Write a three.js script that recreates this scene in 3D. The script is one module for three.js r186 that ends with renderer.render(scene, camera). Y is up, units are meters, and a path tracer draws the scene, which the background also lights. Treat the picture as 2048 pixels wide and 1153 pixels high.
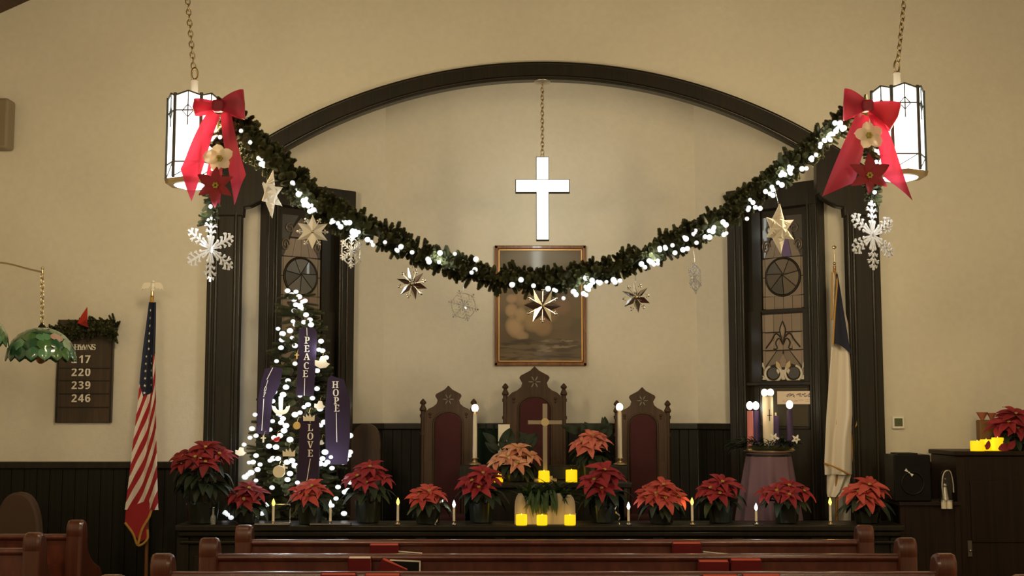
import * as THREE from 'three';
import { RoundedBoxGeometry } from 'three/addons/geometries/RoundedBoxGeometry.js';
import { mergeGeometries } from 'three/addons/utils/BufferGeometryUtils.js';
import { FontLoader } from 'three/addons/loaders/FontLoader.js';
import { TextGeometry } from 'three/addons/geometries/TextGeometry.js';
import { RectAreaLightUniformsLib } from 'three/addons/lights/RectAreaLightUniformsLib.js';

// ------------------------------------------------------------------ camera, light, exposure
const scene = new THREE.Scene();
scene.background = new THREE.Color(0x000000);
const F = 2500, EYE = new THREE.Vector3(-0.28, 1.8, 0), PITCH = Math.atan(242.5 / F);
const camera = new THREE.PerspectiveCamera(2 * Math.atan(576.5 / F) * 180 / Math.PI, 2048 / 1153, 0.05, 100);
camera.position.copy(EYE);
camera.rotation.set(PITCH, 0, 0);
const renderer = new THREE.WebGLRenderer({ antialias: true });
renderer.toneMapping = THREE.LinearToneMapping;
renderer.toneMappingExposure = 1.0;
renderer.shadowMap.enabled = true;
RectAreaLightUniformsLib.init();
const WARM = new THREE.Color().setRGB(1, 0.79, 0.46);      // the pendant lamps' bulbs
const PENDANT = 70;                                        // brightness of a lantern face
const FONT = await new FontLoader().loadAsync('fonts/droid/droid_serif_bold.typeface.json');
const FONT_SANS = await new FontLoader().loadAsync('fonts/droid/droid_sans_bold.typeface.json');

// ------------------------------------------------------------------ helpers
let seed = 7;
function rnd() { seed |= 0; seed = seed + 0x6D2B79F5 | 0; let t = Math.imul(seed ^ seed >>> 15, 1 | seed); t = t + Math.imul(t ^ t >>> 7, 61 | t) ^ t; return ((t ^ t >>> 14) >>> 0) / 4294967296; }
const rr = (a, b) => a + (b - a) * rnd();
const V = (x, y, z) => new THREE.Vector3(x, y, z);
const V2 = (x, y) => new THREE.Vector2(x, y);
function ray(px, py) {
  const u = (px - 1024) / F, v = (576.5 - py) / F, c = Math.cos(PITCH), s = Math.sin(PITCH);
  return V(u, s + v * c, -c + v * s);
}
// a pixel's direction met with the upright plane that lies D metres ahead
function at(px, py, D) { const r = ray(px, py); return EYE.clone().addScaledVector(r, D / -r.z); }
const taken = {};
function numbered(n) { const k = taken[n] = (taken[n] ?? -1) + 1; return k ? `${n}_${String(k).padStart(3, '0')}` : n; }
function obj(name, geo, mat, parent = scene) {
  if (Array.isArray(geo)) geo = mergeGeometries(geo.map(g => { const h = g.index ? g.toNonIndexed() : g.clone(); for (const k of Object.keys(h.attributes)) if (!['position', 'normal', 'uv'].includes(k)) h.deleteAttribute(k); return h; }));
  const m = new THREE.Mesh(geo, mat);
  m.name = parent === scene ? numbered(name) : name;
  parent.add(m);
  return m;
}
function tag(o, label, category, group) { o.userData.label = label; o.userData.category = category; if (group) o.userData.group = group; return o; }
function thing(name, label, category, p = V(0, 0, 0), group) {
  const o = new THREE.Group(); o.name = numbered(name); o.position.copy(p); scene.add(o);
  return tag(o, label, category, group);
}
function sub(name, parent, p) { const o = new THREE.Group(); o.name = name; if (p) o.position.copy(p); parent.add(o); return o; }
function struct(o, label) { o.userData.kind = 'structure'; if (label) o.userData.label = label; return o; }
function muv(g) {                                          // uv in metres, by the way each face points
  const p = g.attributes.position, n = g.attributes.normal, uv = new Float32Array(p.count * 2);
  for (let i = 0; i < p.count; i++) {
    const ax = Math.abs(n.getX(i)), ay = Math.abs(n.getY(i)), az = Math.abs(n.getZ(i));
    if (ay > ax && ay > az) { uv[2 * i] = p.getX(i); uv[2 * i + 1] = p.getZ(i); }
    else if (ax > az) { uv[2 * i] = p.getZ(i); uv[2 * i + 1] = p.getY(i); }
    else { uv[2 * i] = p.getX(i); uv[2 * i + 1] = p.getY(i); }
  }
  g.setAttribute('uv', new THREE.BufferAttribute(uv, 2));
  return g;
}
function box(w, h, d, x = 0, y = 0, z = 0, r = 0) {         // centred on x, z; standing on y
  const g = r ? new RoundedBoxGeometry(w, h, d, 2, r) : new THREE.BoxGeometry(w, h, d);
  g.translate(x, y + h / 2, z);
  return muv(g);
}
function cyl(r0, r1, h, x = 0, y = 0, z = 0, n = 16) { const g = new THREE.CylinderGeometry(r1, r0, h, n); g.translate(x, y + h / 2, z); return g; }
function ball(r, x = 0, y = 0, z = 0, sx = 1, sy = 1, sz = 1, n = 12) { const g = new THREE.SphereGeometry(r, n, Math.max(6, n * 0.7 | 0)); g.scale(sx, sy, sz); g.translate(x, y, z); return g; }
function lathe(pts, n = 20) { return new THREE.LatheGeometry(pts.map(([x, y]) => V2(x, y)), n); }
function tube(pts, r, n = 24, k = 6, closed = false) { return new THREE.TubeGeometry(new THREE.CatmullRomCurve3(pts, closed), n, r, k, closed); }
function poly(pts) { const s = new THREE.Shape(); pts.forEach(([x, y], i) => i ? s.lineTo(x, y) : s.moveTo(x, y)); s.closePath(); return s; }
function slab(shape, d, bevel = 0, z = 0) {
  if (Array.isArray(shape)) shape = poly(shape);
  const g = new THREE.ExtrudeGeometry(shape, { depth: d, bevelEnabled: bevel > 0, bevelSize: bevel, bevelThickness: bevel, bevelOffset: -bevel, bevelSegments: 2, curveSegments: 16 });
  g.translate(0, 0, z);
  return g;
}
function bar(a, b, w, d) {                                 // a straight bar of rectangular section
  const L = a.distanceTo(b), g = new THREE.BoxGeometry(w, L, d ?? w);
  const m = new THREE.Matrix4().compose(a.clone().add(b).multiplyScalar(0.5), new THREE.Quaternion().setFromUnitVectors(V(0, 1, 0), b.clone().sub(a).normalize()), V(1, 1, 1));
  return g.applyMatrix4(m);
}
function rod(a, b, r, n = 8) { const L = a.distanceTo(b), g = new THREE.CylinderGeometry(r, r, L, n); return g.applyMatrix4(new THREE.Matrix4().compose(a.clone().add(b).multiplyScalar(0.5), new THREE.Quaternion().setFromUnitVectors(V(0, 1, 0), b.clone().sub(a).normalize()), V(1, 1, 1))); }
function grid(nu, nv, f) {                                 // a surface from f(u, v), u and v from 0 to 1
  const pos = [], uv = [], idx = [];
  for (let j = 0; j <= nv; j++) for (let i = 0; i <= nu; i++) { const p = f(i / nu, j / nv); pos.push(p.x, p.y, p.z); uv.push(i / nu, 1 - j / nv); }
  for (let j = 0; j < nv; j++) for (let i = 0; i < nu; i++) { const a = j * (nu + 1) + i, b = a + 1, c = a + nu + 1, d = c + 1; idx.push(a, c, b, b, c, d); }
  const g = new THREE.BufferGeometry();
  g.setAttribute('position', new THREE.Float32BufferAttribute(pos, 3)); g.setAttribute('uv', new THREE.Float32BufferAttribute(uv, 2)); g.setIndex(idx); g.computeVertexNormals();
  return g;
}
function lampIn(parent, color, intensity, p, radius = 1) { const l = new THREE.PointLight(color, intensity); l.position.copy(p); l.shadow.radius = radius; l.castShadow = true; l.name = 'bulb_light'; parent.add(l); return l; }
function lerpTable(t, y) { for (let i = 1; i < t.length; i++) if (y <= t[i][0] || i === t.length - 1) { const [a, b] = [t[i - 1], t[i]], k = Math.min(1, Math.max(0, (y - a[0]) / (b[0] - a[0]))); return a.slice(1).map((v, j) => v + (b[j + 1] - v) * k); } }

// ------------------------------------------------------------------ materials
function noiseTex(n, f, rep, srgb) {
  const data = new Uint8Array(n * n * 4);
  for (let y = 0; y < n; y++) for (let x = 0; x < n; x++) { const c = f(x / n, y / n), i = 4 * (y * n + x); for (let k = 0; k < 3; k++) data[i + k] = Math.max(0, Math.min(255, c[k] ?? c[0])); data[i + 3] = 255; }
  const t = new THREE.DataTexture(data, n, n); t.wrapS = t.wrapT = THREE.RepeatWrapping; t.magFilter = THREE.LinearFilter; t.minFilter = THREE.LinearFilter; if (rep) t.repeat.set(...rep); if (srgb) t.colorSpace = THREE.SRGBColorSpace; t.needsUpdate = true;
  return t;
}
function lattice(n) { const a = new Float32Array(n * n).map(() => rnd()); return (x, y) => { x *= n; y *= n; const xi = Math.floor(x), yi = Math.floor(y), fx = x - xi, fy = y - yi, s = t => t * t * (3 - 2 * t), g = (i, j) => a[((j % n + n) % n) * n + (i % n + n) % n]; const u = s(fx), v = s(fy); return (g(xi, yi) * (1 - u) + g(xi + 1, yi) * u) * (1 - v) + (g(xi, yi + 1) * (1 - u) + g(xi + 1, yi + 1) * u) * v; }; }
const N8 = lattice(8), N32 = lattice(32), N128 = lattice(128), N4 = lattice(4);
const plasterBump = noiseTex(256, (x, y) => [128 + 70 * (N128(x, y) - 0.5) + 60 * (N32(x, y) - 0.5) + 40 * (rnd() - 0.5)], [0.8, 0.8]);
const plasterMap = noiseTex(256, (x, y) => { const k = (N4(x, y) - 0.5) * 7 + (N8(x + .3, y) - 0.5) * 6 + (N128(x, y) - 0.5) * 5; return [222 + k, 215 + k, 198 + k]; }, [0.23, 0.23], true);
const woodTex = (c, a, rep) => noiseTex(256, (x, y) => { const k = (N8(x * 1, y * 0.12) - 0.5) * a + (N32(x * 1.5, y * 0.1) - 0.5) * a + (N128(x * 1, y * 0.06) - 0.5) * a * 0.8; return [c[0] + k, c[1] + k * 0.7, c[2] + k * 0.5]; }, rep, true);
const std = (o) => new THREE.MeshStandardMaterial({ side: THREE.DoubleSide, ...o });
const phy = (o) => new THREE.MeshPhysicalMaterial({ side: THREE.DoubleSide, ...o });
const rgb = (r, g, b) => new THREE.Color().setRGB(r, g, b);
const M = {
  plaster: std({ map: plasterMap, bumpMap: plasterBump, bumpScale: 0.002, roughness: 0.85 }),
  darkWood: phy({ map: woodTex([34, 29, 19], 12, [1.5, 0.5]), roughness: 0.42, specularIntensity: 0.6, clearcoat: 0.18, clearcoatRoughness: 0.12 }),
  wainscot: phy({ map: woodTex([29, 27, 18], 9, [2, 0.5]), roughness: 0.55, specularIntensity: 0.5 }),
  pewWood: phy({ map: woodTex([96, 43, 28], 22, [0.4, 3]), roughness: 0.38, clearcoat: 1, clearcoatRoughness: 0.25 }),
  pewEnd: phy({ map: woodTex([92, 48, 32], 22, [2, 0.7]), roughness: 0.35, clearcoat: 0.6, clearcoatRoughness: 0.2 }),
  chairWood: phy({ map: woodTex([70, 50, 33], 16, [3, 1]), roughness: 0.5, specularIntensity: 0.6 }),
  organWood: phy({ map: woodTex([38, 25, 16], 12, [2, 0.6]), roughness: 0.5, specularIntensity: 0.5 }),
  ceilWood: std({ map: woodTex([74, 50, 32], 22, [1, 0.3]), roughness: 0.6 }),
  carpet: std({ color: 0x3a1414, roughness: 1, bumpMap: plasterBump, bumpScale: 0.004 }),
  velvet: phy({ color: 0x421a1a, roughness: 0.95, sheen: 0.3, sheenColor: rgb(0.3, 0.1, 0.1), sheenRoughness: 0.5 }),
  brass: std({ color: rgb(0.58, 0.45, 0.25), metalness: 0.9, roughness: 0.32 }),
  chain: std({ color: rgb(0.62, 0.5, 0.3), metalness: 1, roughness: 0.35 }),
  silver: std({ color: rgb(0.86, 0.84, 0.8), metalness: 1, roughness: 0.22 }),
  pewter: std({ color: rgb(0.55, 0.52, 0.46), metalness: 0.8, roughness: 0.4 }),
  leadCame: std({ color: 0x2c2416, roughness: 0.5, metalness: 0.4 }),
  came: std({ color: 0x4a4f4a, roughness: 0.5, metalness: 0.6 }),
  white: std({ color: 0xefece2, roughness: 0.6 }),
  glitter: phy({ color: 0xfdfdfb, roughness: 0.35, clearcoat: 0.8 }),
  cream: std({ color: 0xeadfc6, roughness: 0.8 }),
  paper: std({ color: 0xf2ead8, roughness: 0.9 }),
  candle: phy({ color: 0xf0e6d0, roughness: 0.5, sheen: 0.2 }),
  black: phy({ color: 0x0c0b09, roughness: 0.4, specularIntensity: 0.5 }),
  iron: std({ color: 0x1a1815, roughness: 0.5, metalness: 0.5 }),
  foil: phy({ color: 0x1b2018, roughness: 0.35, clearcoat: 0.4 }),
  leaf: std({ color: 0x1c2a15, roughness: 0.65 }),
  stem: std({ color: 0x3a3a20, roughness: 0.8 }),
  redRibbon: phy({ color: 0xa2243c, roughness: 0.6, transmission: 0.35 }),
  clear: phy({ color: 0xffffff, roughness: 0.05, transmission: 0.85, thickness: 0.01, ior: 1.5 }),
  glassPane: phy({ color: 0xffffff, roughness: 0.02, transmission: 1, ior: 1.5 }),
  purple: std({ color: 0x2c1c36, roughness: 0.9 }),
  purpleDrape: std({ color: 0x7a5f6c, roughness: 0.9 }),
  gold: std({ color: rgb(0.75, 0.55, 0.2), metalness: 0.6, roughness: 0.4 }),
  fringe: std({ color: 0xb98a3c, roughness: 0.8 }),
  glowLamp: std({ color: 0xffffff, roughness: 0.4, emissive: rgb(1, 0.97, 0.9), emissiveIntensity: 3.2 }),
  glowCross: std({ color: 0xffffff, roughness: 0.4, emissive: rgb(0.98, 1, 0.93), emissiveIntensity: 2.2 }),
  glowLed: std({ color: 0xffffff, roughness: 0.35, emissive: rgb(0.9, 0.97, 1), emissiveIntensity: 0.75 }),
  glowWarm: std({ color: 0xffffff, roughness: 0.3, emissive: rgb(1, 0.72, 0.06), emissiveIntensity: 1.9 }),
  glowFlame: std({ color: 0xffffff, roughness: 0.3, emissive: rgb(1, 0.93, 0.8), emissiveIntensity: 3 }),
  glowCool: std({ color: 0xffffff, roughness: 0.3, emissive: rgb(0.86, 0.95, 1), emissiveIntensity: 3 }),
  votive: std({ color: 0xe8c43a, roughness: 0.5, emissive: rgb(1, 0.66, 0.0), emissiveIntensity: 0.85 }),
};

// ------------------------------------------------------------------ the room
const ZF = -11, EAVE = 5.175, SIDE = 5.3, PITCHR = 0.47, RIDGE = EAVE + SIDE * PITCHR, BACK = 6;
struct(obj('floor', box(2 * SIDE + 0.4, 0.2, 17.2, 0, -0.2, -2.6), M.carpet), 'dark red carpet of the church floor');
struct(obj('platform_floor', box(5.9, 0.32, 2.2, 0, 0, -11.5), M.carpet), 'raised platform inside the arch');
const RO = 4.785, CO = 0.114, RI = 4.473, CI = 0.262;      // circles of the arch, outer and inner
const outerY = x => CO + Math.sqrt(RO * RO - x * x), innerY = x => CI + Math.sqrt(RI * RI - x * x);
{ // front wall with the arched opening
  const s = poly([[-SIDE - 0.2, 0], [-2.8, 0], ...Array.from({ length: 41 }, (_, i) => { const x = -2.8 + 5.6 * i / 40; return [x, (outerY(x) + innerY(Math.max(-2.7, Math.min(2.7, x)))) / 2]; }), [2.8, 0], [SIDE + 0.2, 0], [SIDE + 0.2, EAVE - 0.1], [0, RIDGE + 0.05], [-SIDE - 0.2, EAVE - 0.1]]);
  struct(obj('wall_front', muv(slab(s, 0.3, 0, ZF - 0.3)), M.plaster), 'cream plaster wall around the arch');
}
for (const [n, x] of [['wall_left', -SIDE - 0.1], ['wall_right', SIDE + 0.1]]) struct(obj(n, box(0.2, EAVE, 17.2, x, 0, -2.6), M.plaster));
struct(obj('wall_rear', muv(slab([[-SIDE - 0.2, 0], [SIDE + 0.2, 0], [SIDE + 0.2, EAVE - 0.1], [0, RIDGE + 0.05], [-SIDE - 0.2, EAVE - 0.1]], 0.2, 0, BACK)), M.plaster));
{
  const c = new THREE.Group(); c.name = 'ceiling'; scene.add(c); struct(c, 'sloping dark wooden ceiling');
  for (const s of [-1, 1]) {
    const L = Math.hypot(SIDE + 0.25, (SIDE + 0.25) * PITCHR), g = box(L, 0.15, 17.2, 0, 0, -2.6);
    g.applyMatrix4(new THREE.Matrix4().makeRotationZ(-s * Math.atan(PITCHR)));
    g.translate(s * (SIDE + 0.25) / 2, RIDGE - (SIDE + 0.25) * PITCHR / 2, 0);
    obj('slope', g, M.ceilWood, c);
  }
}
// the apse behind the arch: two slanting walls and a flat one
const AL = Math.hypot(1.2, 1.05), AT = Math.atan2(1.05, 1.2), ZB = -12.35;
struct(obj('wall_back', box(3.3, 5.4, 0.2, 0, 0.3, ZB - 0.1), M.plaster), 'flat plaster wall behind the pulpit chairs');
for (const [n, s] of [['wall_apse_left', -1], ['wall_apse_right', 1]]) {
  const o = obj(n, box(AL + 0.16, 5.4, 0.2, 0, 0.3, -0.1), M.plaster);
  o.position.set(s * 2.15, 0, -11.825); o.rotation.y = -s * AT; struct(o, 'slanting plaster wall of the apse with a stained glass window');
}
struct(obj('ceiling_apse', box(5.9, 0.2, 1.6, 0, 5.3, -12.05), M.plaster));
// wainscot of upright boards
function wainscot(name, label, x0, x1, y0, y1, place, bw) {
  const w = new THREE.Group(); w.name = name; scene.add(w); struct(w, label); place(w);
  obj('backing', box(x1 - x0, y1 - y0, 0.01, (x0 + x1) / 2, y0, 0.005), M.wainscot, w);
  const n = Math.round((x1 - x0) / bw), b = (x1 - x0) / n, g = box(b - 0.005, y1 - y0 - 0.06, 0.016, 0, 0, 0.014, 0.003);
  for (let i = 0; i < n; i++) { const m = obj('board', g, M.wainscot, w); m.position.set(x0 + b * (i + 0.5), y0, 0); }
  obj('cap_rail', box(x1 - x0, 0.06, 0.05, (x0 + x1) / 2, y1 - 0.06, 0.025, 0.008), M.darkWood, w);
}
wainscot('trim_wainscot_left', 'dark boarded wainscot under the hymn board', -SIDE, -2.97, 0, 1.345, w => w.position.z = ZF, 0.11);
wainscot('trim_wainscot_right', 'dark boarded wainscot under the thermostat', 2.98, SIDE, 0, 1.345, w => w.position.z = ZF, 0.11);
wainscot('trim_wainscot_back', 'dark boarded wainscot behind the pulpit chairs', -1.54, 1.54, 0.32, 1.663, w => w.position.z = ZB, 0.09);
for (const s of [-1, 1]) {
  const far = s < 0 ? [0.41, 0.79] : [-0.79, -0.41], pl = w => { w.position.set(s * 2.15, 0, -11.825); w.rotation.y = -s * AT; };
  wainscot(`trim_wainscot_apse_${s < 0 ? 'left' : 'right'}`, 'short strip of boarded wainscot in the apse corner', far[0], far[1], 0.32, 1.663, pl, 0.09);
}
// the dark arch, its corbels and its two pilasters
{
  const pts = [], n = 48;
  const xo = 2.965, xi = 2.42;
  for (let i = 0; i <= n; i++) { const x = -xo + 2 * xo * i / n; pts.push([x, outerY(x)]); }
  pts.push([xo, 3.5], [2.66, 3.5], [2.655, 3.575], [2.60, 3.585], [2.53, 3.62], [2.47, 3.66], [2.44, 3.70], [xi, 3.70]);
  for (let i = 0; i <= n; i++) { const x = xi - 2 * xi * i / n; pts.push([x, innerY(x)]); }
  pts.push([-xi, 3.70], [-2.44, 3.70], [-2.47, 3.66], [-2.53, 3.62], [-2.60, 3.585], [-2.655, 3.575], [-2.66, 3.5], [-xo, 3.5]);
  const a = struct(new THREE.Group(), 'dark varnished wooden arch with corbels'); a.name = 'trim_arch'; scene.add(a);
  obj('arch_band', muv(slab(pts, 0.1, 0.012, -11.04)), M.darkWood, a);
  const bead = [], bead2 = []; for (let i = 0; i <= 40; i++) { const x = -2.3 + 4.6 * i / 40; bead.push(V(x, innerY(x) + 0.025, -10.94)); const x2 = -2.75 + 5.5 * i / 40; bead2.push(V(x2, outerY(x2) - 0.02, -10.94)); }
  obj('bead', tube(bead, 0.018, 80, 8), M.darkWood, a); obj('bead', tube(bead2, 0.014, 80, 8), M.darkWood, a);
  for (const s of [-1, 1]) {
    const p = struct(new THREE.Group(), 'dark varnished pilaster beside the arch'); p.name = `trim_pilaster_${s < 0 ? 'left' : 'right'}`; scene.add(p); p.position.set(s * 2.81, 0, -10.94);
    obj('shaft', box(0.295, 3.56, 0.1, s * 0.01, 0, -0.05, 0.012), M.darkWood, p);
    for (const x of [-0.12, -0.075, 0.09]) obj('moulding', cyl(0.016, 0.016, 3.5, x, 0.03, 0.0, 12), M.darkWood, p);
    obj('plinth', box(0.35, 0.3, 0.08, 0, 0, 0.0, 0.01), M.darkWood, p);
  }
}

// ------------------------------------------------------------------ stained glass windows
const glassTones = [[0.26, 0.20, 0.14], [0.235, 0.18, 0.125], [0.29, 0.225, 0.16], [0.245, 0.175, 0.13]].map(c => phy({ color: rgb(...c), roughness: 0.35, clearcoat: 0.3, clearcoatRoughness: 0.3, bumpMap: plasterBump, bumpScale: 0.002 }));
const glassDark = [[0.05, 0.043, 0.035], [0.075, 0.06, 0.045], [0.06, 0.055, 0.05]].map(c => phy({ color: rgb(...c), roughness: 0.3, clearcoat: 0.4 }));
const glassPale = phy({ color: rgb(0.55, 0.5, 0.4), roughness: 0.35, clearcoat: 0.4 }), glassYellow = phy({ color: rgb(0.5, 0.38, 0.2), roughness: 0.35, clearcoat: 0.4 }), glassScroll = phy({ color: rgb(0.17, 0.13, 0.09), roughness: 0.35, clearcoat: 0.4 }), glassPurple = phy({ color: rgb(0.14, 0.08, 0.25), roughness: 0.35, clearcoat: 0.4 });
function stainedWindow(m, name, label, discMats) {
  const w = new THREE.Group(); w.name = name; scene.add(w); struct(w, label);
  w.position.set(m * 2.15, 0, -11.825); w.rotation.y = -m * AT;
  const UC = 0.155 * m, TOP = 3.9, GU = 0.18 * m;
  const sx = v => GU + v * m;                              // across the glass, measured from its middle
  // casing
  for (const s of [-1, 1]) {
    const near = s === m ? 0.065 : 0;                       // the side nearer the arch is a little narrower
    const st = obj('casing', box(0.18 - near, TOP - 0.32, 0.13, UC + s * (0.425 - near / 2), 0.32, 0.065, 0.008), M.darkWood, w);
    for (const [d, r] of [[0.345, 0.014], [0.375, 0.008], [0.43, 0.014]]) obj('moulding', cyl(r, r, TOP - 0.45, UC + s * d, 0.34, 0.13, 10), M.darkWood, st);
  }
  obj('casing_head', box(0.965, 0.22, 0.14, UC - m * 0.0325, TOP - 0.22, 0.07, 0.008), M.darkWood, w);
  obj('apron', box(0.67, 2.02 - 0.32, 0.05, UC, 0.32, 0.025), M.darkWood, w);
  const ap = obj('apron_panel', box(0.5, 0.36, 0.02, GU, 1.64, 0.058, 0.006), phy({ color: 0x37301f, roughness: 0.12, clearcoat: 1, clearcoatRoughness: 0.08 }), w);
  obj('panel_rim', [box(0.54, 0.02, 0.03, GU, 2.0, 0.06), box(0.54, 0.02, 0.03, GU, 1.62, 0.06), box(0.02, 0.4, 0.03, GU - 0.26, 1.62, 0.06), box(0.02, 0.4, 0.03, GU + 0.26, 1.62, 0.06)], M.darkWood, ap);
  obj('sill', box(0.68, 0.03, 0.12, UC, 2.02, 0.06, 0.006), M.darkWood, w);
  // sashes
  for (const [n, y0, y1, z] of [['upper_sash', 2.70, TOP - 0.2, 0.03], ['lower_sash', 2.05, 2.72, 0.055]]) {
    const s = sub(n, w);
    for (const k of [-1, 1]) obj('stile', box(0.335 - 0.22 + (k * m > 0 ? -0.025 : 0.025), y1 - y0, 0.04, k > 0 ? (GU + 0.22 + UC + 0.335) / 2 : (GU - 0.22 + UC - 0.335) / 2, y0, z), M.darkWood, s);
    obj('rail', box(0.46, 0.035, 0.045, GU, y0 - (n === 'upper_sash' ? 0 : 0.02), z, 0.004), M.darkWood, s);
    obj('lead', box(0.46, y1 - y0, 0.008, GU, y0, z - 0.012), M.leadCame, s);
    const pane = (pts, mat, lift = 0) => {
      const c = pts.reduce((a, p) => [a[0] + p[0] / pts.length, a[1] + p[1] / pts.length], [0, 0]);
      const q = pts.map(([x, y]) => { const dx = x - c[0], dy = y - c[1], L = Math.hypot(dx, dy) || 1, k = Math.max(0.3, 1 - 0.0045 / L); return [sx(c[0] + dx * k), c[1] + dy * k]; });
      return obj('pane', slab(q, 0.006 + lift, 0, z - 0.008), mat, s);
    };
    const any = () => glassTones[rnd() * 4 | 0], rect = (x0, x1, a, b, mat) => pane([[x0, a], [x1, a], [x1, b], [x0, b]], mat ?? any());
    const cols = [-0.19, -0.095, 0, 0.095, 0.19];
    const edge = (a, b) => { rect(-0.215, -0.19, a, b, glassTones[1]); rect(0.19, 0.215, a, b, glassTones[1]); };
    if (n === 'upper_sash') {
      edge(2.74, 2.86); edge(2.86, 3.04); edge(3.04, 3.22);
      for (let i = 0; i < 4; i++) rect(cols[i], cols[i + 1], 2.735, 2.86);
      const R = 0.178, CY = 3.04;
      for (const [a, b] of [[-1, -1], [1, -1], [1, 1], [-1, 1]]) {           // corners around the disc
        const pts = [[a * 0.19, CY + b * 0.18]];
        for (let k = 0; k <= 8; k++) { const t = k / 8 * Math.PI / 2; pts.push([a * (R + 0.008) * Math.sin(t), CY + b * (R + 0.008) * Math.cos(t)]); }
        pane(pts, any());
      }
      const disc = sub('medallion', s);                                       // dark roundel of glass pieces
      const mk = (pts, mat) => obj('pane', slab(pts.map(([x, y]) => [sx(x), y]), 0.012, 0, z - 0.006), mat, disc);
      const cut = 7;
      for (let k = 0; k < cut; k++) { const a0 = k / cut * 6.283 + 0.3, a1 = (k + 0.94) / cut * 6.283 + 0.3, pts = [[0.012 * Math.cos(a0), CY + 0.02 + 0.012 * Math.sin(a0)]]; for (let j = 0; j <= 8; j++) { const a = a0 + (a1 - a0) * j / 8; pts.push([(R - 0.012) * Math.cos(a), CY + (R - 0.012) * Math.sin(a)]); } mk(pts, discMats[k % discMats.length]); }
      obj('ring', new THREE.TorusGeometry(R, 0.011, 8, 40).translate(GU, CY, z), M.leadCame, s);
      // head: pale panes narrowing upwards between dark scrolled corners
      const head = y => 0.19 - Math.max(0, (y - 3.22) / 0.36) ** 0.7 * 0.11;
      for (let i = 0; i < 4; i++) { const k = i - 2, a = k / 2, b = (k + 1) / 2; pane([[a * 0.19, 3.225], [b * 0.19, 3.225], [b * head(3.42), 3.40], [a * head(3.42), 3.40]], i === 2 && m > 0 ? glassPurple : any()); }
      for (const k of [-1, 1]) {
        pane([[0, 3.41], [k * head(3.42), 3.41], [k * 0.085, 3.5], [k * 0.02, 3.58], [0, 3.6]], glassScroll);
        pane([[k * 0.215, 3.225], [k * 0.19, 3.225], [k * 0.13, 3.40], [k * 0.09, 3.52], [k * 0.03, 3.62], [k * 0.215, 3.62]], glassDark[0]);
        const sp = []; for (let t = 0; t < 26; t++) { const a = t * 0.42, r = 0.055 * (1 - t / 32); sp.push(V(sx(k * (0.172 - r * Math.cos(a) * 0.8)), 3.33 + r * Math.sin(a) * 1.2, z + 0.004)); }
        obj('scroll', tube(sp, 0.008, 60, 6), glassScroll, s);
        const sp2 = []; for (let t = 0; t < 20; t++) { const a = t * 0.4, r = 0.05 * (1 - t / 26); sp2.push(V(sx(k * (0.125 - r * Math.cos(a + 1))), 3.49 + r * Math.sin(a + 1), z + 0.004)); }
        obj('scroll', tube(sp2, 0.007, 50, 6), glassScroll, s);
      }
    } else {
      edge(2.07, 2.35); edge(2.35, 2.52); edge(2.52, 2.69);
      for (let i = 0; i < 4; i++) rect(cols[i], cols[i + 1], 2.52, 2.69);
      for (let i = 0; i < 4; i++) rect(cols[i], cols[i + 1], 2.35, 2.515);
      for (const k of [-1, 1]) { pane([[k * 0.19, 2.345], [k * 0.07, 2.345], [k * 0.19, 2.2]], any()); pane([[k * 0.065, 2.345], [k * 0.005, 2.345], [k * 0.005, 2.24], [k * 0.185, 2.19]], glassScroll); }
      // lily bud on bending stems
      pane([[0, 2.61], [0.028, 2.54], [0.012, 2.48], [-0.012, 2.48], [-0.028, 2.54]], glassTones[2], 0.006);
      for (const k of [-1, 1]) {
        obj('lead_line', tube([V(sx(0), 2.62, z), V(sx(k * 0.03), 2.54, z), V(sx(k * 0.015), 2.46, z), V(sx(0), 2.4, z)], 0.006, 20, 6), M.leadCame, s);
        obj('lead_line', tube([V(sx(0.01 * k), 2.46, z), V(sx(k * 0.07), 2.505, z), V(sx(k * 0.12), 2.44, z), V(sx(k * 0.18), 2.37, z)], 0.007, 20, 6), M.leadCame, s);
        obj('lead_line', tube([V(sx(0), 2.40, z), V(sx(k * 0.04), 2.46, z), V(sx(k * 0.075), 2.42, z), V(sx(k * 0.06), 2.365, z), V(sx(k * 0.1), 2.36, z)], 0.006, 20, 6), M.leadCame, s);
        pane([[k * 0.03, 2.44], [k * 0.06, 2.445], [k * 0.07, 2.41], [k * 0.045, 2.38]], glassTones[0], 0.005);
        pane([[k * 0.088, 2.44], [k * 0.11, 2.43], [k * 0.13, 2.385], [k * 0.095, 2.385]], glassTones[2], 0.005);
        // ring of the scroll
        const ring = []; for (let t = 0; t <= 22; t++) { const a = -2.4 + t / 22 * 5.2; ring.push([k * (0.105 + 0.085 * Math.sin(a)), 2.13 - 0.075 * Math.cos(a)]); }
        obj('scroll', tube(ring.map(([x, y]) => V(sx(x), y, z + 0.004)), 0.013, 60, 8), glassPale, s);
        pane(Array.from({ length: 12 }, (_, i) => [k * (0.105 + 0.066 * Math.cos(i / 12 * 6.283)), 2.135 + 0.058 * Math.sin(i / 12 * 6.283)]), glassDark[2], 0.003);
        pane([[k * 0.012, 2.17], [k * 0.035, 2.23], [k * 0.075, 2.255], [k * 0.08, 2.2], [k * 0.05, 2.165], [k * 0.02, 2.14]], glassYellow, 0.008);
        pane([[k * 0.03, 2.15], [k * 0.06, 2.18], [k * 0.075, 2.16], [k * 0.05, 2.12]], glassPale, 0.010);
        pane([[k * 0.16, 2.075], [k * 0.235, 2.07], [k * 0.215, 2.095], [k * 0.24, 2.125], [k * 0.19, 2.11]], glassPale, 0.008);
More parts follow.
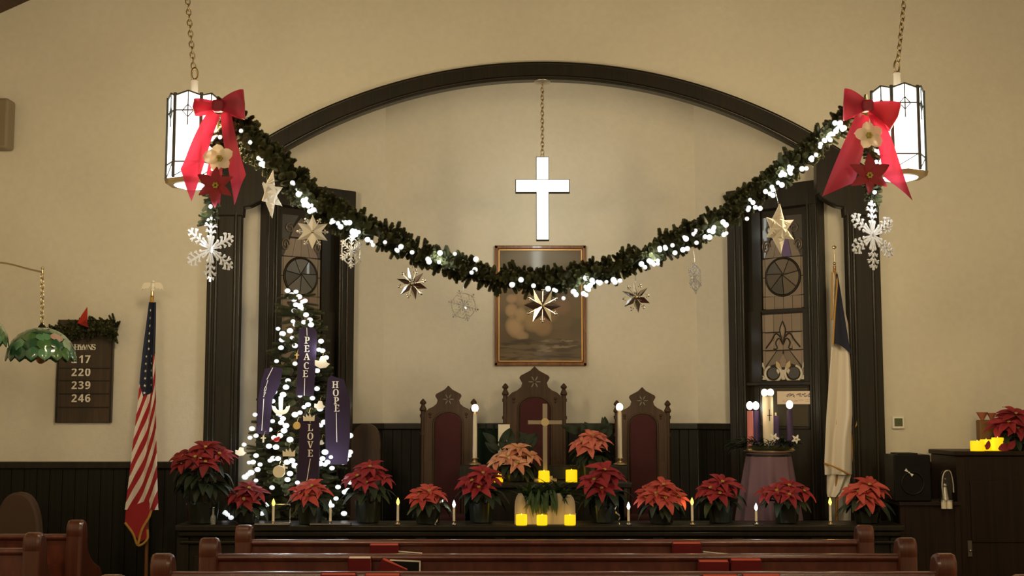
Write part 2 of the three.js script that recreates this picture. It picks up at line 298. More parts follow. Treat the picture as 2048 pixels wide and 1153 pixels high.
        pane([[k * 0.19, 2.16], [k * 0.225, 2.2], [k * 0.24, 2.25], [k * 0.205, 2.235]], glassPale, 0.008);
      }
      pane([[0, 2.32], [0.04, 2.25], [0.022, 2.185], [-0.022, 2.185], [-0.04, 2.25]], glassTones[3], 0.006);
      pane([[-0.02, 2.17], [0.02, 2.17], [0.012, 2.12], [0.02, 2.07], [-0.02, 2.07], [-0.012, 2.12]], glassPale, 0.010);
    }
  }
  return w;
}
stainedWindow(-1, 'window_1', 'stained glass window behind the lit tree, its grey roundel', [phy({ color: rgb(0.12, 0.12, 0.12), roughness: 0.25, clearcoat: 0.5 }), phy({ color: rgb(0.16, 0.15, 0.14), roughness: 0.3 }), glassDark[2], phy({ color: rgb(0.10, 0.1, 0.09), roughness: 0.3 })]);
stainedWindow(1, 'window_2', 'stained glass window behind the advent candles, its brown roundel', [phy({ color: rgb(0.13, 0.095, 0.06), roughness: 0.35 }), phy({ color: rgb(0.17, 0.13, 0.09), roughness: 0.35 }), glassDark[1], phy({ color: rgb(0.09, 0.07, 0.05), roughness: 0.35 }), glassDark[0]]);

// ------------------------------------------------------------------ pendant lanterns
const linkCache = {};
function chain(parent, a, b, len, r, mat, name = 'chain') {
  const c = sub(name, parent), d = b.clone().sub(a), L = d.length(), n = Math.max(2, Math.round(L / (len * 0.78))), q = new THREE.Quaternion().setFromUnitVectors(V(0, 1, 0), d.clone().normalize());
  const key = len + '_' + r, g = linkCache[key] ??= new THREE.TorusGeometry(len * 0.32, r, 6, 14).scale(1, 1.55, 1);
  for (let i = 0; i < n; i++) { const m = obj('link', g, mat, c); m.position.copy(a).addScaledVector(d, (i + 0.5) / n); m.quaternion.copy(q).multiply(new THREE.Quaternion().setFromAxisAngle(V(0, 1, 0), i % 2 ? 1.9 : 0.35)); }
  return c;
}
function lantern(p, lean, label, group, stemTop) {         // p: middle of the glass body's bottom
  const t = thing('pendant_lantern', label, 'lamp', p, group);
  const R = 0.164, H = 0.56, A = R * Math.cos(Math.PI / 6), W = R;   // hexagon: corner radius, apothem, side
  const y1 = 0.05, y2 = 0.145, y3 = 0.47, y4 = 0.585;
  for (let k = 0; k < 6; k++) {
    const f = sub('face', t); f.rotation.y = k * Math.PI / 3;
    const w = W / 2 - 0.008;
    obj('pane', slab([[-w, y1], [w, y1], [w, y2], [-w, y2]], 0.006, 0, A - 0.006), M.glowLamp, f);
    obj('pane', slab([[-w, y2 + 0.006], [w, y2 + 0.006], [w, y3], [-w, y3]], 0.006, 0, A - 0.006), M.glowLamp, f);
    const crest = new THREE.Shape(); crest.moveTo(-w, y3 + 0.006); crest.lineTo(w, y3 + 0.006); crest.lineTo(w, y4 - 0.02); crest.quadraticCurveTo(w * 0.7, y4, 0.003, y4 + 0.008); crest.lineTo(-0.003, y4 + 0.008); crest.quadraticCurveTo(-w * 0.7, y4, -w, y4 - 0.02); crest.closePath();
    obj('pane', slab(crest, 0.006, 0, A - 0.006), M.glowLamp, f);
    const z = A + 0.004;
    obj('came', [bar(V(-w, y3 + 0.003, z), V(w, y3 + 0.003, z), 0.008), bar(V(0, y3 - 0.09, z), V(0, y4 + 0.012, z), 0.006), bar(V(-0.035, y3, z), V(0, y3 + 0.04, z), 0.005), bar(V(0.035, y3, z), V(0, y3 + 0.04, z), 0.005), bar(V(-0.035, y3, z), V(0, y3 - 0.04, z), 0.005), bar(V(0.035, y3, z), V(0, y3 - 0.04, z), 0.005), bar(V(-w, y4 - 0.015, z), V(0, y4 + 0.012, z), 0.009), bar(V(w, y4 - 0.015, z), V(0, y4 + 0.012, z), 0.009)], M.came, f);
    obj('came', [bar(V(-w, y2 + 0.003, z), V(w, y2 + 0.003, z), 0.008), bar(V(-w, y1 + 0.01, z), V(w, y2 + 0.003, z), 0.005)], M.came, f);
    const l = new THREE.RectAreaLight(WARM, PENDANT, W - 0.02, y4 - y1 - 0.03); l.name = 'lantern_light'; l.position.set(0, (y1 + y4) / 2, A + 0.014); l.rotation.set(0, Math.PI, 0); f.add(l);
  }
  for (let k = 0; k < 6; k++) { const a = (k + 0.5) * Math.PI / 3; obj('corner_bar', box(0.019, y4 - y1, 0.019, R * Math.sin(a), y1, R * Math.cos(a), 0.003), M.came, t); }
  obj('base_rim', new THREE.CylinderGeometry(R + 0.012, R + 0.004, 0.03, 6, 1).translate(0, y1 - 0.015, 0), M.brass, t);
  obj('base_dish', lathe([[0, 0], [0.06, 0.002], [0.105, 0.014], [0.13, 0.034]], 24), M.glowLamp, t);
  obj('roof', lathe([[R - 0.02, y4 - 0.03], [0.09, y4 + 0.0], [0.03, y4 + 0.02], [0.03, y4 + 0.03]], 6), M.came, t);
  obj('stem', lathe([[0.023, y4 + 0.02], [0.022, y4 + 0.1], [0.026, y4 + 0.11], [0.024, y4 + 0.118], [0, y4 + 0.12]], 16), M.cream, t);
  const hook = V(lean * 0.01, y4 + 0.12, 0), up = V(lean, 1, 0).normalize();
  obj('shackle', new THREE.TorusGeometry(0.02, 0.006, 8, 16).scale(1, 1.9, 1).rotateY(0.4).translate(hook.x, hook.y + 0.034, 0), M.brass, t);
  const ceil = p.x > 0 ? (x) => RIDGE - x * PITCHR : (x) => RIDGE + x * PITCHR;
  const top = ceil(p.x) - p.y - 0.06, h = top - hook.y - 0.07;
  const a = hook.clone().addScaledVector(up, 0.07), b = a.clone().addScaledVector(up, h / up.y);
  chain(t, a, b, 0.045, 0.004, M.chain);
  obj('canopy', lathe([[0.06, 0.02], [0.05, -0.01], [0.015, -0.03], [0, -0.03]], 16).translate(b.x, b.y + 0.02, 0), M.brass, t);
  return t;
}
const lampL = at(384, 378, 7.8), lampR = at(1800, 363, 7.8);
lantern(lampL, -0.11, 'glowing leaded glass lantern on a chain behind the bow nearer the hymn board');
lantern(lampR, 0.13, 'glowing leaded glass lantern on a chain behind the bow nearer the organ');
[[-3.2, -1, 'over the middle pews on the hymn board side'], [-3.2, 1, 'over the middle pews on the organ side'], [1.2, -1, 'by the rear wall on the hymn board side'], [1.2, 1, 'by the rear wall on the organ side']].forEach(([z, s, l]) => lantern(V(s * 2.3, 3.2, z), 0, 'glowing leaded glass lantern ' + l, 'lanterns over the rear pews'));

// ------------------------------------------------------------------ lit cross hanging in the arch
{
  const D = 11.0, c = at(1085, 373, D), s = D / F, bot = at(1085, 482, D).y, top = at(1085, 315, D).y;
  const t = thing('hanging_cross', 'glowing white cross hanging on a chain under the arch', 'cross', V(c.x, bot, -D));
  const H = top - bot, ya = c.y - bot, w = 13 * s, arm = 55 * s;
  const cross = (w, g) => [[-w, g], [w, g], [w, ya - w - 0.003], [arm - g, ya - w - 0.003], [arm - g, ya + w], [w, ya + w], [w, H - g], [-w, H - g], [-w, ya + w], [-arm + g, ya + w], [-arm + g, ya - w - 0.003], [-w, ya - w - 0.003]];
  obj('case', slab(cross(w, 0), 0.07, 0.004, -0.04), M.came, t);
  for (const [pts] of [[[[-w + .006, .008], [w - .006, .008], [w - .006, ya - w], [-w + .006, ya - w]]], [[[-w + .006, ya + w], [w - .006, ya + w], [w - .006, H - .008], [-w + .006, H - .008]]], [[[-arm + .008, ya - w + .004], [-w, ya - w + .004], [-w, ya + w - .006], [-arm + .008, ya + w - .006]]], [[[w, ya - w + .004], [arm - .008, ya - w + .004], [arm - .008, ya + w - .006], [w, ya + w - .006]]], [[[-w + .003, ya - w + .004], [w - .003, ya - w + .004], [w - .003, ya + w - .006], [-w + .003, ya + w - .006]]]])
    obj('diffuser', slab(pts, 0.012, 0, 0.026), M.glowCross, t);
  for (const k of [0, 1]) {                                  // the back glows too, on the wall behind
    obj('rear_diffuser', k ? slab([[-arm + .01, ya - w + .008], [arm - .01, ya - w + .008], [arm - .01, ya + w - .01], [-arm + .01, ya + w - .01]], 0.006, 0, -0.05) : slab([[-w + .01, .01], [w - .01, .01], [w - .01, H - .01], [-w + .01, H - .01]], 0.006, 0, -0.052), M.glowCross, t);
    for (const f of [1, -1]) { const l = new THREE.RectAreaLight(rgb(0.96, 1, 0.9), f > 0 ? 3 : 11, k ? 2 * arm - 0.02 : 2 * w - 0.02, k ? 2 * w - 0.02 : H - 0.02); l.name = 'cross_light'; l.position.set(0, k ? ya : H / 2, f > 0 ? 0.045 : -0.06); if (f > 0) l.rotation.y = Math.PI; t.add(l); }
  }
  obj('ring', new THREE.TorusGeometry(0.016, 0.004, 6, 14).translate(0, H + 0.014, 0), M.chain, t);
  const cy = innerY(0) - bot - 0.03;
  chain(t, V(0, H + 0.03, 0), V(0, cy, 0), 0.045, 0.0042, M.chain);
  obj('ceiling_plate', lathe([[0.075, 0.03], [0.07, 0.012], [0.02, 0.0], [0, 0]], 20).translate(0, cy, 0), M.pewter, t);
}

// ------------------------------------------------------------------ framed painting on the back wall
{
  const D = 12.3, a = at(989, 732, D), b = at(1172, 491, D), W = b.x - a.x, H = b.y - a.y;
  const t = thing('framed_painting', 'brown painting of pale sheep in a gilt wooden frame', 'painting', V((a.x + b.x) / 2, a.y, -12.348));
  const cv = document.createElement('canvas'); cv.width = 512; cv.height = 680; const g = cv.getContext('2d');
  g.fillStyle = '#5f4c34'; g.fillRect(0, 0, 512, 680);
  const blob = (x, y, rx, ry, c, al = 1, rot = 0) => { for (let k = 0; k < 7; k++) { g.save(); g.translate(x, y); g.rotate(rot); g.scale(rx * (1 - k * 0.09), ry * (1 - k * 0.09)); g.globalAlpha = al * 0.3; g.fillStyle = c; g.beginPath(); g.arc(0, 0, 1, 0, 7); g.fill(); g.restore(); } };
  for (let i = 0; i < 60; i++) blob(rr(0, 512), rr(0, 680), rr(30, 120), rr(20, 70), rnd() > 0.5 ? '#6b573c' : '#50402b', 0.35);
  blob(256, 60, 240, 70, '#6d6350', 0.7); blob(330, 230, 120, 90, '#4c3d28', 0.9);
  blob(150, 280, 55, 80, '#9c7a56', 0.7); blob(85, 300, 35, 30, '#a58462', 0.9); blob(85, 370, 40, 45, '#ab8a64', 1); blob(140, 395, 36, 46, '#b08f66', 1); blob(105, 470, 55, 70, '#b8966e', 1, -0.5); blob(210, 430, 70, 70, '#a3825a', 0.9); blob(270, 470, 60, 55, '#96754e', 0.9); blob(300, 380, 70, 70, '#8a6a48', 0.7); blob(380, 350, 60, 50, '#80624a', 0.6); blob(150, 520, 40, 30, '#a98a68', 0.9);
  for (let i = 0; i < 70; i++) blob(rr(20, 490), rr(540, 670), rr(12, 70), rr(4, 14), rnd() > 0.5 ? '#75624a' : '#443722', 0.7);
  for (let i = 0; i < 24; i++) blob(rr(250, 470), rr(545, 610), rr(10, 40), rr(3, 7), '#8d7a60', 0.6);
  const tex = new THREE.CanvasTexture(cv); tex.colorSpace = THREE.SRGBColorSpace;
  const pg = new THREE.BoxGeometry(W - 0.05, H - 0.05, 0.012).translate(0, H / 2, 0.012);
  obj('canvas', pg, phy({ map: tex, roughness: 0.45, clearcoat: 0.5, clearcoatRoughness: 0.12 }), t);
  const fm = phy({ map: woodTex([126, 78, 38], 30, [3, 3]), roughness: 0.3, clearcoat: 0.5 }), fi = std({ color: rgb(0.6, 0.36, 0.14), metalness: 0.5, roughness: 0.35 });
  for (const s of [-1, 1]) {
    const v = obj('frame_side', box(0.032, H, 0.04, s * (W / 2 - 0.016), 0, 0.02, 0.006), fm, t); obj('gilt_edge', box(0.016, H - 0.07, 0.03, s * (W / 2 - 0.043), 0.035, 0.018, 0.004), fi, v);
    const h = obj('frame_side', box(W, 0.032, 0.04, 0, s > 0 ? H - 0.032 : 0, 0.02, 0.006), fm, t); obj('gilt_edge', box(W - 0.07, 0.016, 0.03, 0, s > 0 ? H - 0.052 : 0.036, 0.018, 0.004), fi, h);
  }
}

// ------------------------------------------------------------------ pulpit chairs
function pulpitChair(px, tipY, label, k, D) {
  const tip = at(px, tipY, D), s = D / F, base = 0.32, H = tip.y - base;
  const t = thing('pulpit_chair', label, 'chair', V(tip.x, base, -D), 'three carved chairs behind the altar');
  const o = ([[0, 0], [4, 4], [8, 8], [25, 17], [27, 21], [22, 30], [24, 37], [31, 43], [40, 47], [50, 56]]).map(([x, y]) => [x * s * k, H - y * s * k]);
  const hw = 50 * s * k, sh = [...o, [hw, 0.42], [-hw, 0.42], ...o.slice(1).reverse().map(([x, y]) => [-x, y])];
  obj('back_board', muv(slab(sh, 0.04, 0.006, -0.02)), M.chairWood, t);
  // arched velvet panel
  const pw = 26 * s * k, pt = H - 57 * s * k, ps = new THREE.Shape(); ps.moveTo(-pw, 0.5); ps.lineTo(pw, 0.5); ps.lineTo(pw, pt - pw * 0.8); ps.quadraticCurveTo(pw * 0.9, pt, 0, pt); ps.quadraticCurveTo(-pw * 0.9, pt, -pw, pt - pw * 0.8);
  const velvet = obj('velvet_panel', slab(ps, 0.025, 0.008, 0.022), M.velvet, t); velvet.userData.label = 'dark red velvet panel';
  const rim = []; for (let i = 0; i <= 20; i++) { const a = Math.PI * i / 20; rim.push(V(Math.cos(a) * (pw + 0.018), pt - pw * 0.75 + Math.sin(a) * (pw * 0.8 + 0.01), 0.03)); }
  obj('panel_moulding', [tube(rim, 0.01, 40, 6), cyl(0.01, 0.01, pt - pw * 0.75 - 0.5, pw + 0.018, 0.5, 0.03, 8), cyl(0.01, 0.01, pt - pw * 0.75 - 0.5, -pw - 0.018, 0.5, 0.03, 8)], M.chairWood, t);
  for (const m of [-1, 1]) {
    const x = m * 52 * s * k, top = H - 52 * s * k;
    const post = obj('post', [cyl(0.022, 0.022, top, x, 0, 0, 8), cyl(0.03, 0.03, 0.03, x, top - 0.06, 0, 8), cyl(0.03, 0.03, 0.03, x, pt - 0.2, 0, 8)], M.chairWood, t);
    obj('finial', lathe([[0, top], [0.03, top], [0.034, top + 0.02], [0.022, top + 0.045], [0.016, top + 0.06], [0.03, top + 0.072], [0.03, top + 0.085], [0.012, top + 0.108], [0, top + 0.118]], 8).translate(x, 0, 0), M.chairWood, post);
    obj('arm', [box(0.05, 0.035, 0.36, m * hw, 0.66, 0.18, 0.012), cyl(0.02, 0.02, 0.24, m * hw, 0.43, 0.32, 10)], M.chairWood, t);
    obj('leg', cyl(0.02, 0.027, 0.42, m * (hw - 0.01), 0, 0.32, 10), M.chairWood, t);
    obj('carved_boss', [ball(0.014, m * 37 * s * k, H - 58 * s * k, 0.028), ball(0.01, m * 37 * s * k, H - 64 * s * k, 0.028)], M.chairWood, t);
  }
  obj('seat', box(2 * hw, 0.06, 0.36, 0, 0.4, 0.18, 0.015), M.chairWood, t);
  obj('seat_cushion', box(2 * hw - 0.06, 0.06, 0.32, 0, 0.455, 0.19, 0.025), M.velvet, t);
  // carved star in the crest
  const cy = H - 28 * s * k, st = [];
  for (let i = 0; i < 6; i++) { const a = i * Math.PI / 3 + 0.52; st.push(new THREE.SphereGeometry(1, 8, 6).scale(0.006 * k, 0.022 * k, 0.006).translate(0, 0.032 * k, 0).rotateZ(a).translate(0, cy, 0.026)); }
  obj('crest_star', st, std({ color: 0x8d8578, roughness: 0.4, metalness: 0.3 }), t);
}
pulpitChair(1069, 733, 'tall carved chair with velvet back directly under the painting', 1.12, 11.95);
pulpitChair(897, 772, 'carved velvet-backed chair beside the altar nearer the lit tree', 0.97, 11.8);
pulpitChair(1284, 775, 'carved velvet-backed chair beside the altar nearer the advent candles', 0.97, 11.8);
{ // small dome-backed chair glimpsed behind the poinsettia
  const D = 11.45, c = at(732, 848, D), s = D / F;
  const t = thing('side_chair', 'brown round-backed wooden chair behind the tree and red poinsettia', 'chair', V(c.x, 0.32, -D));
  const H = c.y - 0.32, w = 30 * s, sh = new THREE.Shape(); sh.moveTo(-w, 0.45); sh.lineTo(w, 0.45); sh.lineTo(w, H - 0.2); sh.quadraticCurveTo(w, H, 0, H); sh.quadraticCurveTo(-w, H, -w, H - 0.2);
  obj('backrest', slab(sh, 0.05, 0.012, -0.025), M.chairWood, t); obj('seat', box(2 * w, 0.05, 0.4, 0, 0.42, 0.2, 0.015), M.chairWood, t);
  for (const [x, z] of [[-1, 0], [1, 0], [-1, 0.37], [1, 0.37]]) obj('leg', cyl(0.018, 0.02, 0.42, x * (w - 0.02), 0, z, 8), M.chairWood, t);
}

{
  const D = 12.3, a = at(952, 935, D), b = at(1008, 849, D), t = thing('green_cloth', 'dark green cloth hung on the wainscot between two carved chairs', 'cloth', V((a.x + b.x) / 2, a.y, -12.318)), W = b.x - a.x, H = b.y - a.y;
  obj('fabric', grid(24, 4, (u, v) => V((u - 0.5) * W, H * (1 - v), 0.012 + 0.008 * Math.sin(u * 22))), std({ color: 0x1c3322, roughness: 0.9 }), t); obj('rod', rod(V(-W / 2, H, 0.01), V(W / 2, H, 0.01), 0.006), M.iron, t);
}
// ------------------------------------------------------------------ altar and rail
const ALT = 1.175, GRAD = 1.30, ALTX = 0.0;
{
  const t = thing('altar_table', 'dark wooden altar with a raised rear shelf before the chairs', 'altar', V(ALTX, 0.32, -11.1));
  obj('table_top', box(1.5, 0.05, 0.6, 0, ALT - 0.37, 0, 0.01), M.darkWood, t);
  obj('front_panel', box(1.36, ALT - 0.42, 0.04, 0, 0.05, 0.22), M.darkWood, t);
  obj('base', box(1.46, 0.06, 0.54, 0, 0, 0, 0.008), M.darkWood, t);
  for (const x of [-0.66, 0.66]) obj('side_panel', box(0.05, ALT - 0.42, 0.48, x, 0.05, 0), M.darkWood, t);
  obj('rear_shelf', box(1.5, GRAD - ALT, 0.2, 0, ALT - 0.32, -0.2, 0.008), M.darkWood, t);
}
const RAILD = 10.2, LEDGE = 0.886;
{
  const x0 = -2.95, x1 = 2.83;
  const t = thing('chancel_rail', 'long dark panelled rail with a ledge of candles and poinsettias', 'rail', V(0, 0, -RAILD));
  obj('ledge', box(x1 - x0, 0.05, 0.42, (x0 + x1) / 2, LEDGE - 0.05, -0.03, 0.012), M.darkWood, t);
  obj('cornice', box(x1 - x0 - 0.04, 0.045, 0.34, (x0 + x1) / 2, LEDGE - 0.095, -0.02, 0.014), M.darkWood, t);
  obj('lower_moulding', box(x1 - x0 - 0.06, 0.03, 0.3, (x0 + x1) / 2, LEDGE - 0.155, -0.02, 0.012), M.darkWood, t);
  obj('body', box(x1 - x0 - 0.1, LEDGE - 0.09, 0.2, (x0 + x1) / 2, 0, -0.02), M.darkWood, t);
  const n = 9, w = (x1 - x0 - 0.1) / n;
  for (let i = 0; i < n; i++) obj('panel', box(w - 0.16, 0.5, 0.02, x0 + 0.05 + w * (i + 0.5), 0.14, 0.086, 0.008), M.darkWood, t);
  for (let i = 0; i <= n; i++) obj('post', box(0.1, LEDGE - 0.1, 0.05, x0 + 0.05 + w * i, 0, 0.09, 0.01), M.darkWood, t);
}

// ------------------------------------------------------------------ pews, hymnals
function pew(D, xa, xb, top, label) {
  const W = xb - xa, t = thing('pew', label, 'pew', V((xa + xb) / 2, 0, -D), 'rows of wooden pews');
  obj('backrest', box(W - 0.1, top - 0.3, 0.03, 0, 0.26, 0, 0.004), M.pewWood, t);
  const cap = new RoundedBoxGeometry(W - 0.1, 0.046, 0.075, 5, 0.022).translate(0, top - 0.023, 0.006); obj('top_rail', muv(cap), M.pewWood, t);
  obj('seat', box(W - 0.1, 0.04, 0.42, 0, 0.42, -0.21, 0.012), M.pewWood, t);
  obj('book_rack', [box(W - 0.5, 0.015, 0.09, 0, top - 0.27, 0.06), box(W - 0.5, 0.07, 0.014, 0, top - 0.26, 0.1)], M.pewWood, t);
  const e = new THREE.Shape(), h = top + 0.105;
  e.moveTo(0.10, 0); e.lineTo(0.085, 0.5); e.lineTo(0.075, h - 0.12); e.quadraticCurveTo(0.09, h - 0.03, 0.045, h - 0.005); e.quadraticCurveTo(0.0, h + 0.01, -0.05, h - 0.03); e.quadraticCurveTo(-0.09, h - 0.09, -0.08, h - 0.16); e.quadraticCurveTo(-0.1, h - 0.3, -0.34, 0.62); e.quadraticCurveTo(-0.46, 0.58, -0.46, 0.45); e.lineTo(-0.44, 0);
  for (const s of [-1, 1]) { const g = slab(e, 0.075, 0.022, -0.0375); g.rotateY(-Math.PI / 2); g.translate(s * (W / 2 - 0.0375), 0, 0); obj('end_panel', muv(g), M.pewEnd, t); }
  return t;
}
pew(6.33, -2.30, 2.30, 0.88, 'long polished pew, the rear one, only its end knobs showing');
pew(7.2, -2.292, 2.2, 0.885, 'long polished pew with red hymnals, the rearmost of the full rows');
pew(8.07, -2.236, 2.257, 0.885, 'long polished pew between two others, red hymnals in its rack');
pew(9.05, -2.224, 2.268, 0.875, 'long polished pew of the row beside the chancel rail');
pew(8.4, -5.2, -3.40, 0.885, 'short pew across the aisle, the row farther from the flag');
pew(9.35, -5.2, -3.45, 0.885, 'short pew across the aisle, the row beside the flag');
const bookRed = std({ color: 0x7a2024, roughness: 0.6 }), bookEdge = std({ color: 0xc8573f, roughness: 0.8 });
function hymnal(x0, x1, y, D, label, tilt = 0, edge = bookEdge) {   // the book's top edge at pixel row y, behind the pew at D
  const zD = D - 0.085, a = at(x0, y, zD), b = at(x1, y, zD), w = b.x - a.x, h = 0.22;
  const t = thing('hymnal', label, 'book', V((a.x + b.x) / 2, a.y - h * 0.955, -zD - 0.055), 'hymnals in the pew racks');
  for (const s of [-1, 1]) obj('cover', box(w, h, 0.004, 0, 0, s * 0.02, 0.001), bookRed, t);
  obj('spine', box(0.004, h, 0.044, -w / 2 + 0.002, 0, 0, 0.001), bookRed, t);
  obj('pages', box(w - 0.008, h - 0.004, 0.036, 0, 0.001, 0), edge, t);
  t.rotation.set(0.3, 0, tilt); t.position.z -= 0.005; return t;
}
hymnal(740, 797, 1089, 9.05, 'red hymnal standing in the first pew rack toward the tree');
hymnal(1345, 1402, 1086, 9.05, 'red hymnal standing in the first pew rack toward the organ');
hymnal(697, 742, 1115, 8.07, 'red hymnal with pale page edges in the second pew rack', 0, M.paper);
hymnal(735, 790, 1122, 8.07, 'red hymnal leaning over in the second pew rack', -0.42);
hymnal(1397, 1457, 1122, 8.07, 'red hymnal in the second rack, the lower of a pair');
hymnal(1461, 1522, 1119, 8.07, 'red hymnal in the second rack, the upper of a pair');
hymnal(642, 712, 1148, 7.2, 'red hymnal in the rear rack beside a leaning pencil');
hymnal(730, 800, 1149, 7.2, 'red hymnal in the rear rack toward the tree, alone');
hymnal(1405, 1475, 1151, 7.2, 'red hymnal in the rear rack toward the organ, the narrower one');
hymnal(1485, 1560, 1150, 7.2, 'red hymnal in the rear rack toward the organ, the wider one');
function bulletin(x0, y0, x1, y1, D, h, label) {
  const z = D - 0.075, a = at(x0, y0, z), b = at(x1, y1, z), t = thing('bulletin', label, 'paper', V(a.x, a.y - h, -z), 'paper sheets in the pew racks');
  obj('sheet', grid(8, 4, (u, v) => V((b.x - a.x) * u, h + (b.y - a.y) * u - v * (h + (b.y - a.y) * u), -0.03 + 0.012 * Math.sin(u * 3))), M.paper, t);
  obj('fold', grid(8, 2, (u, v) => V((b.x - a.x) * u, h + (b.y - a.y) * u - 0.004 + 0.004 * (1 - v), -0.03 + 0.012 * Math.sin(u * 3) + v * 0.025)), M.paper, t);
}
bulletin(795, 1103, 844, 1107, 9.05, 0.02, 'folded white paper sheet beside the hymnal in the first rack');
bulletin(1407, 1104, 1461, 1109, 9.05, 0.03, 'curved white paper sheet beside a hymnal toward the organ');
{ // stiff card holder with a white rim
  const D = 8.0, a = at(780, 1121, D), b = at(840, 1123, D), t = thing('card_holder', 'dark card with white rim in the second pew rack', 'card', V(a.x, a.y - 0.09, -D));
  const w = b.x - a.x; obj('card', box(w, 0.088, 0.006, w / 2, 0, 0), M.black, t);
  obj('rim', [bar(V(0, 0.09, 0.004), V(w, 0.082, 0.004), 0.008, 0.012), bar(V(w, 0.084, 0.004), V(w, 0, 0.004), 0.008, 0.012)], M.paper, t);
}

// ------------------------------------------------------------------ poinsettias
function leafGeo(wd, fold, droop, wave = 0) {               // along +y, 1 long, its upper face toward +z
  return grid(4, 7, (u, v) => { const x = (u - 0.5) * 2, s = Math.pow(Math.sin(Math.PI * Math.min(1, v * 0.93 + 0.05)), 0.75) * (1 - 0.35 * v); return V(x * s * wd, v, fold * Math.abs(x) * s + 0.12 * Math.sin(v * 2.2) - droop * v * v + wave * Math.sin(v * 9 + x)); });
}
const bractGeos = [leafGeo(0.27, 0.10, 0.28), leafGeo(0.31, 0.06, 0.42, 0.02), leafGeo(0.24, 0.13, 0.2, 0.02)];
const leafGeos = [leafGeo(0.28, 0.08, 0.5), leafGeo(0.32, 0.1, 0.7)];
const cyath = mergeGeometries(Array.from({ length: 6 }, (_, i) => ball(0.006, 0.009 * Math.cos(i * 1.05), 0.009 * Math.sin(i * 1.05), 0.006, 1, 1, 1, 6)));
const budMat = std({ color: 0xb3a045, roughness: 0.7 });
const bractMats = {
  red: [0x93202a, 0x861b25, 0x9e2a33].map(c => std({ color: c, roughness: 0.7 })),
  deep: [0x80161c, 0x701218, 0x8a1c20].map(c => std({ color: c, roughness: 0.7 })),
  salmon: [0xb5443c, 0xab3b36, 0xbe5046].map(c => std({ color: c, roughness: 0.7 })),
  peach: [0xd99a78, 0xd08a6c, 0xe0a98a].map(c => std({ color: c, roughness: 0.7 })),
  pink: [0xcf7060, 0xd88070, 0xc46252].map(c => std({ color: c, roughness: 0.7 })),
};
function orient(m, p, dir, nrm, L) {
  const y = dir.clone().normalize(), z = nrm.clone().addScaledVector(y, -nrm.dot(y)).normalize(), x = y.clone().cross(z);
  m.matrixAutoUpdate = true; m.position.copy(p); m.quaternion.setFromRotationMatrix(new THREE.Matrix4().makeBasis(x, y, z)); m.scale.setScalar(L);
}
function flowerHead(parent, p, n, L, mats, count) {
  const a = Math.abs(n.y) < 0.9 ? V(0, 1, 0) : V(1, 0, 0), t1 = a.clone().cross(n).normalize(), t2 = n.clone().cross(t1), off = rnd() * 6;
  for (let r = 0; r < 2; r++) { const k = r ? Math.max(3, count - 4) : count; for (let i = 0; i < k; i++) {
    const an = off + i / k * 6.283 + r * 0.4 + rr(-0.15, 0.15), d = t1.clone().multiplyScalar(Math.cos(an)).addScaledVector(t2, Math.sin(an)).addScaledVector(n, r ? 0.45 : rr(0.0, 0.2));
    const m = obj('bract', bractGeos[rnd() * 3 | 0], mats[rnd() * 3 | 0], parent); orient(m, p.clone().addScaledVector(n, r * 0.006).addScaledVector(d, 0.008), d, n, L * (r ? 0.6 : rr(0.85, 1.1)));
  } }
  const c = obj('flower_center', cyath, budMat, parent); orient(c, p.clone().addScaledVector(n, 0.012), t1, n, 1);
}
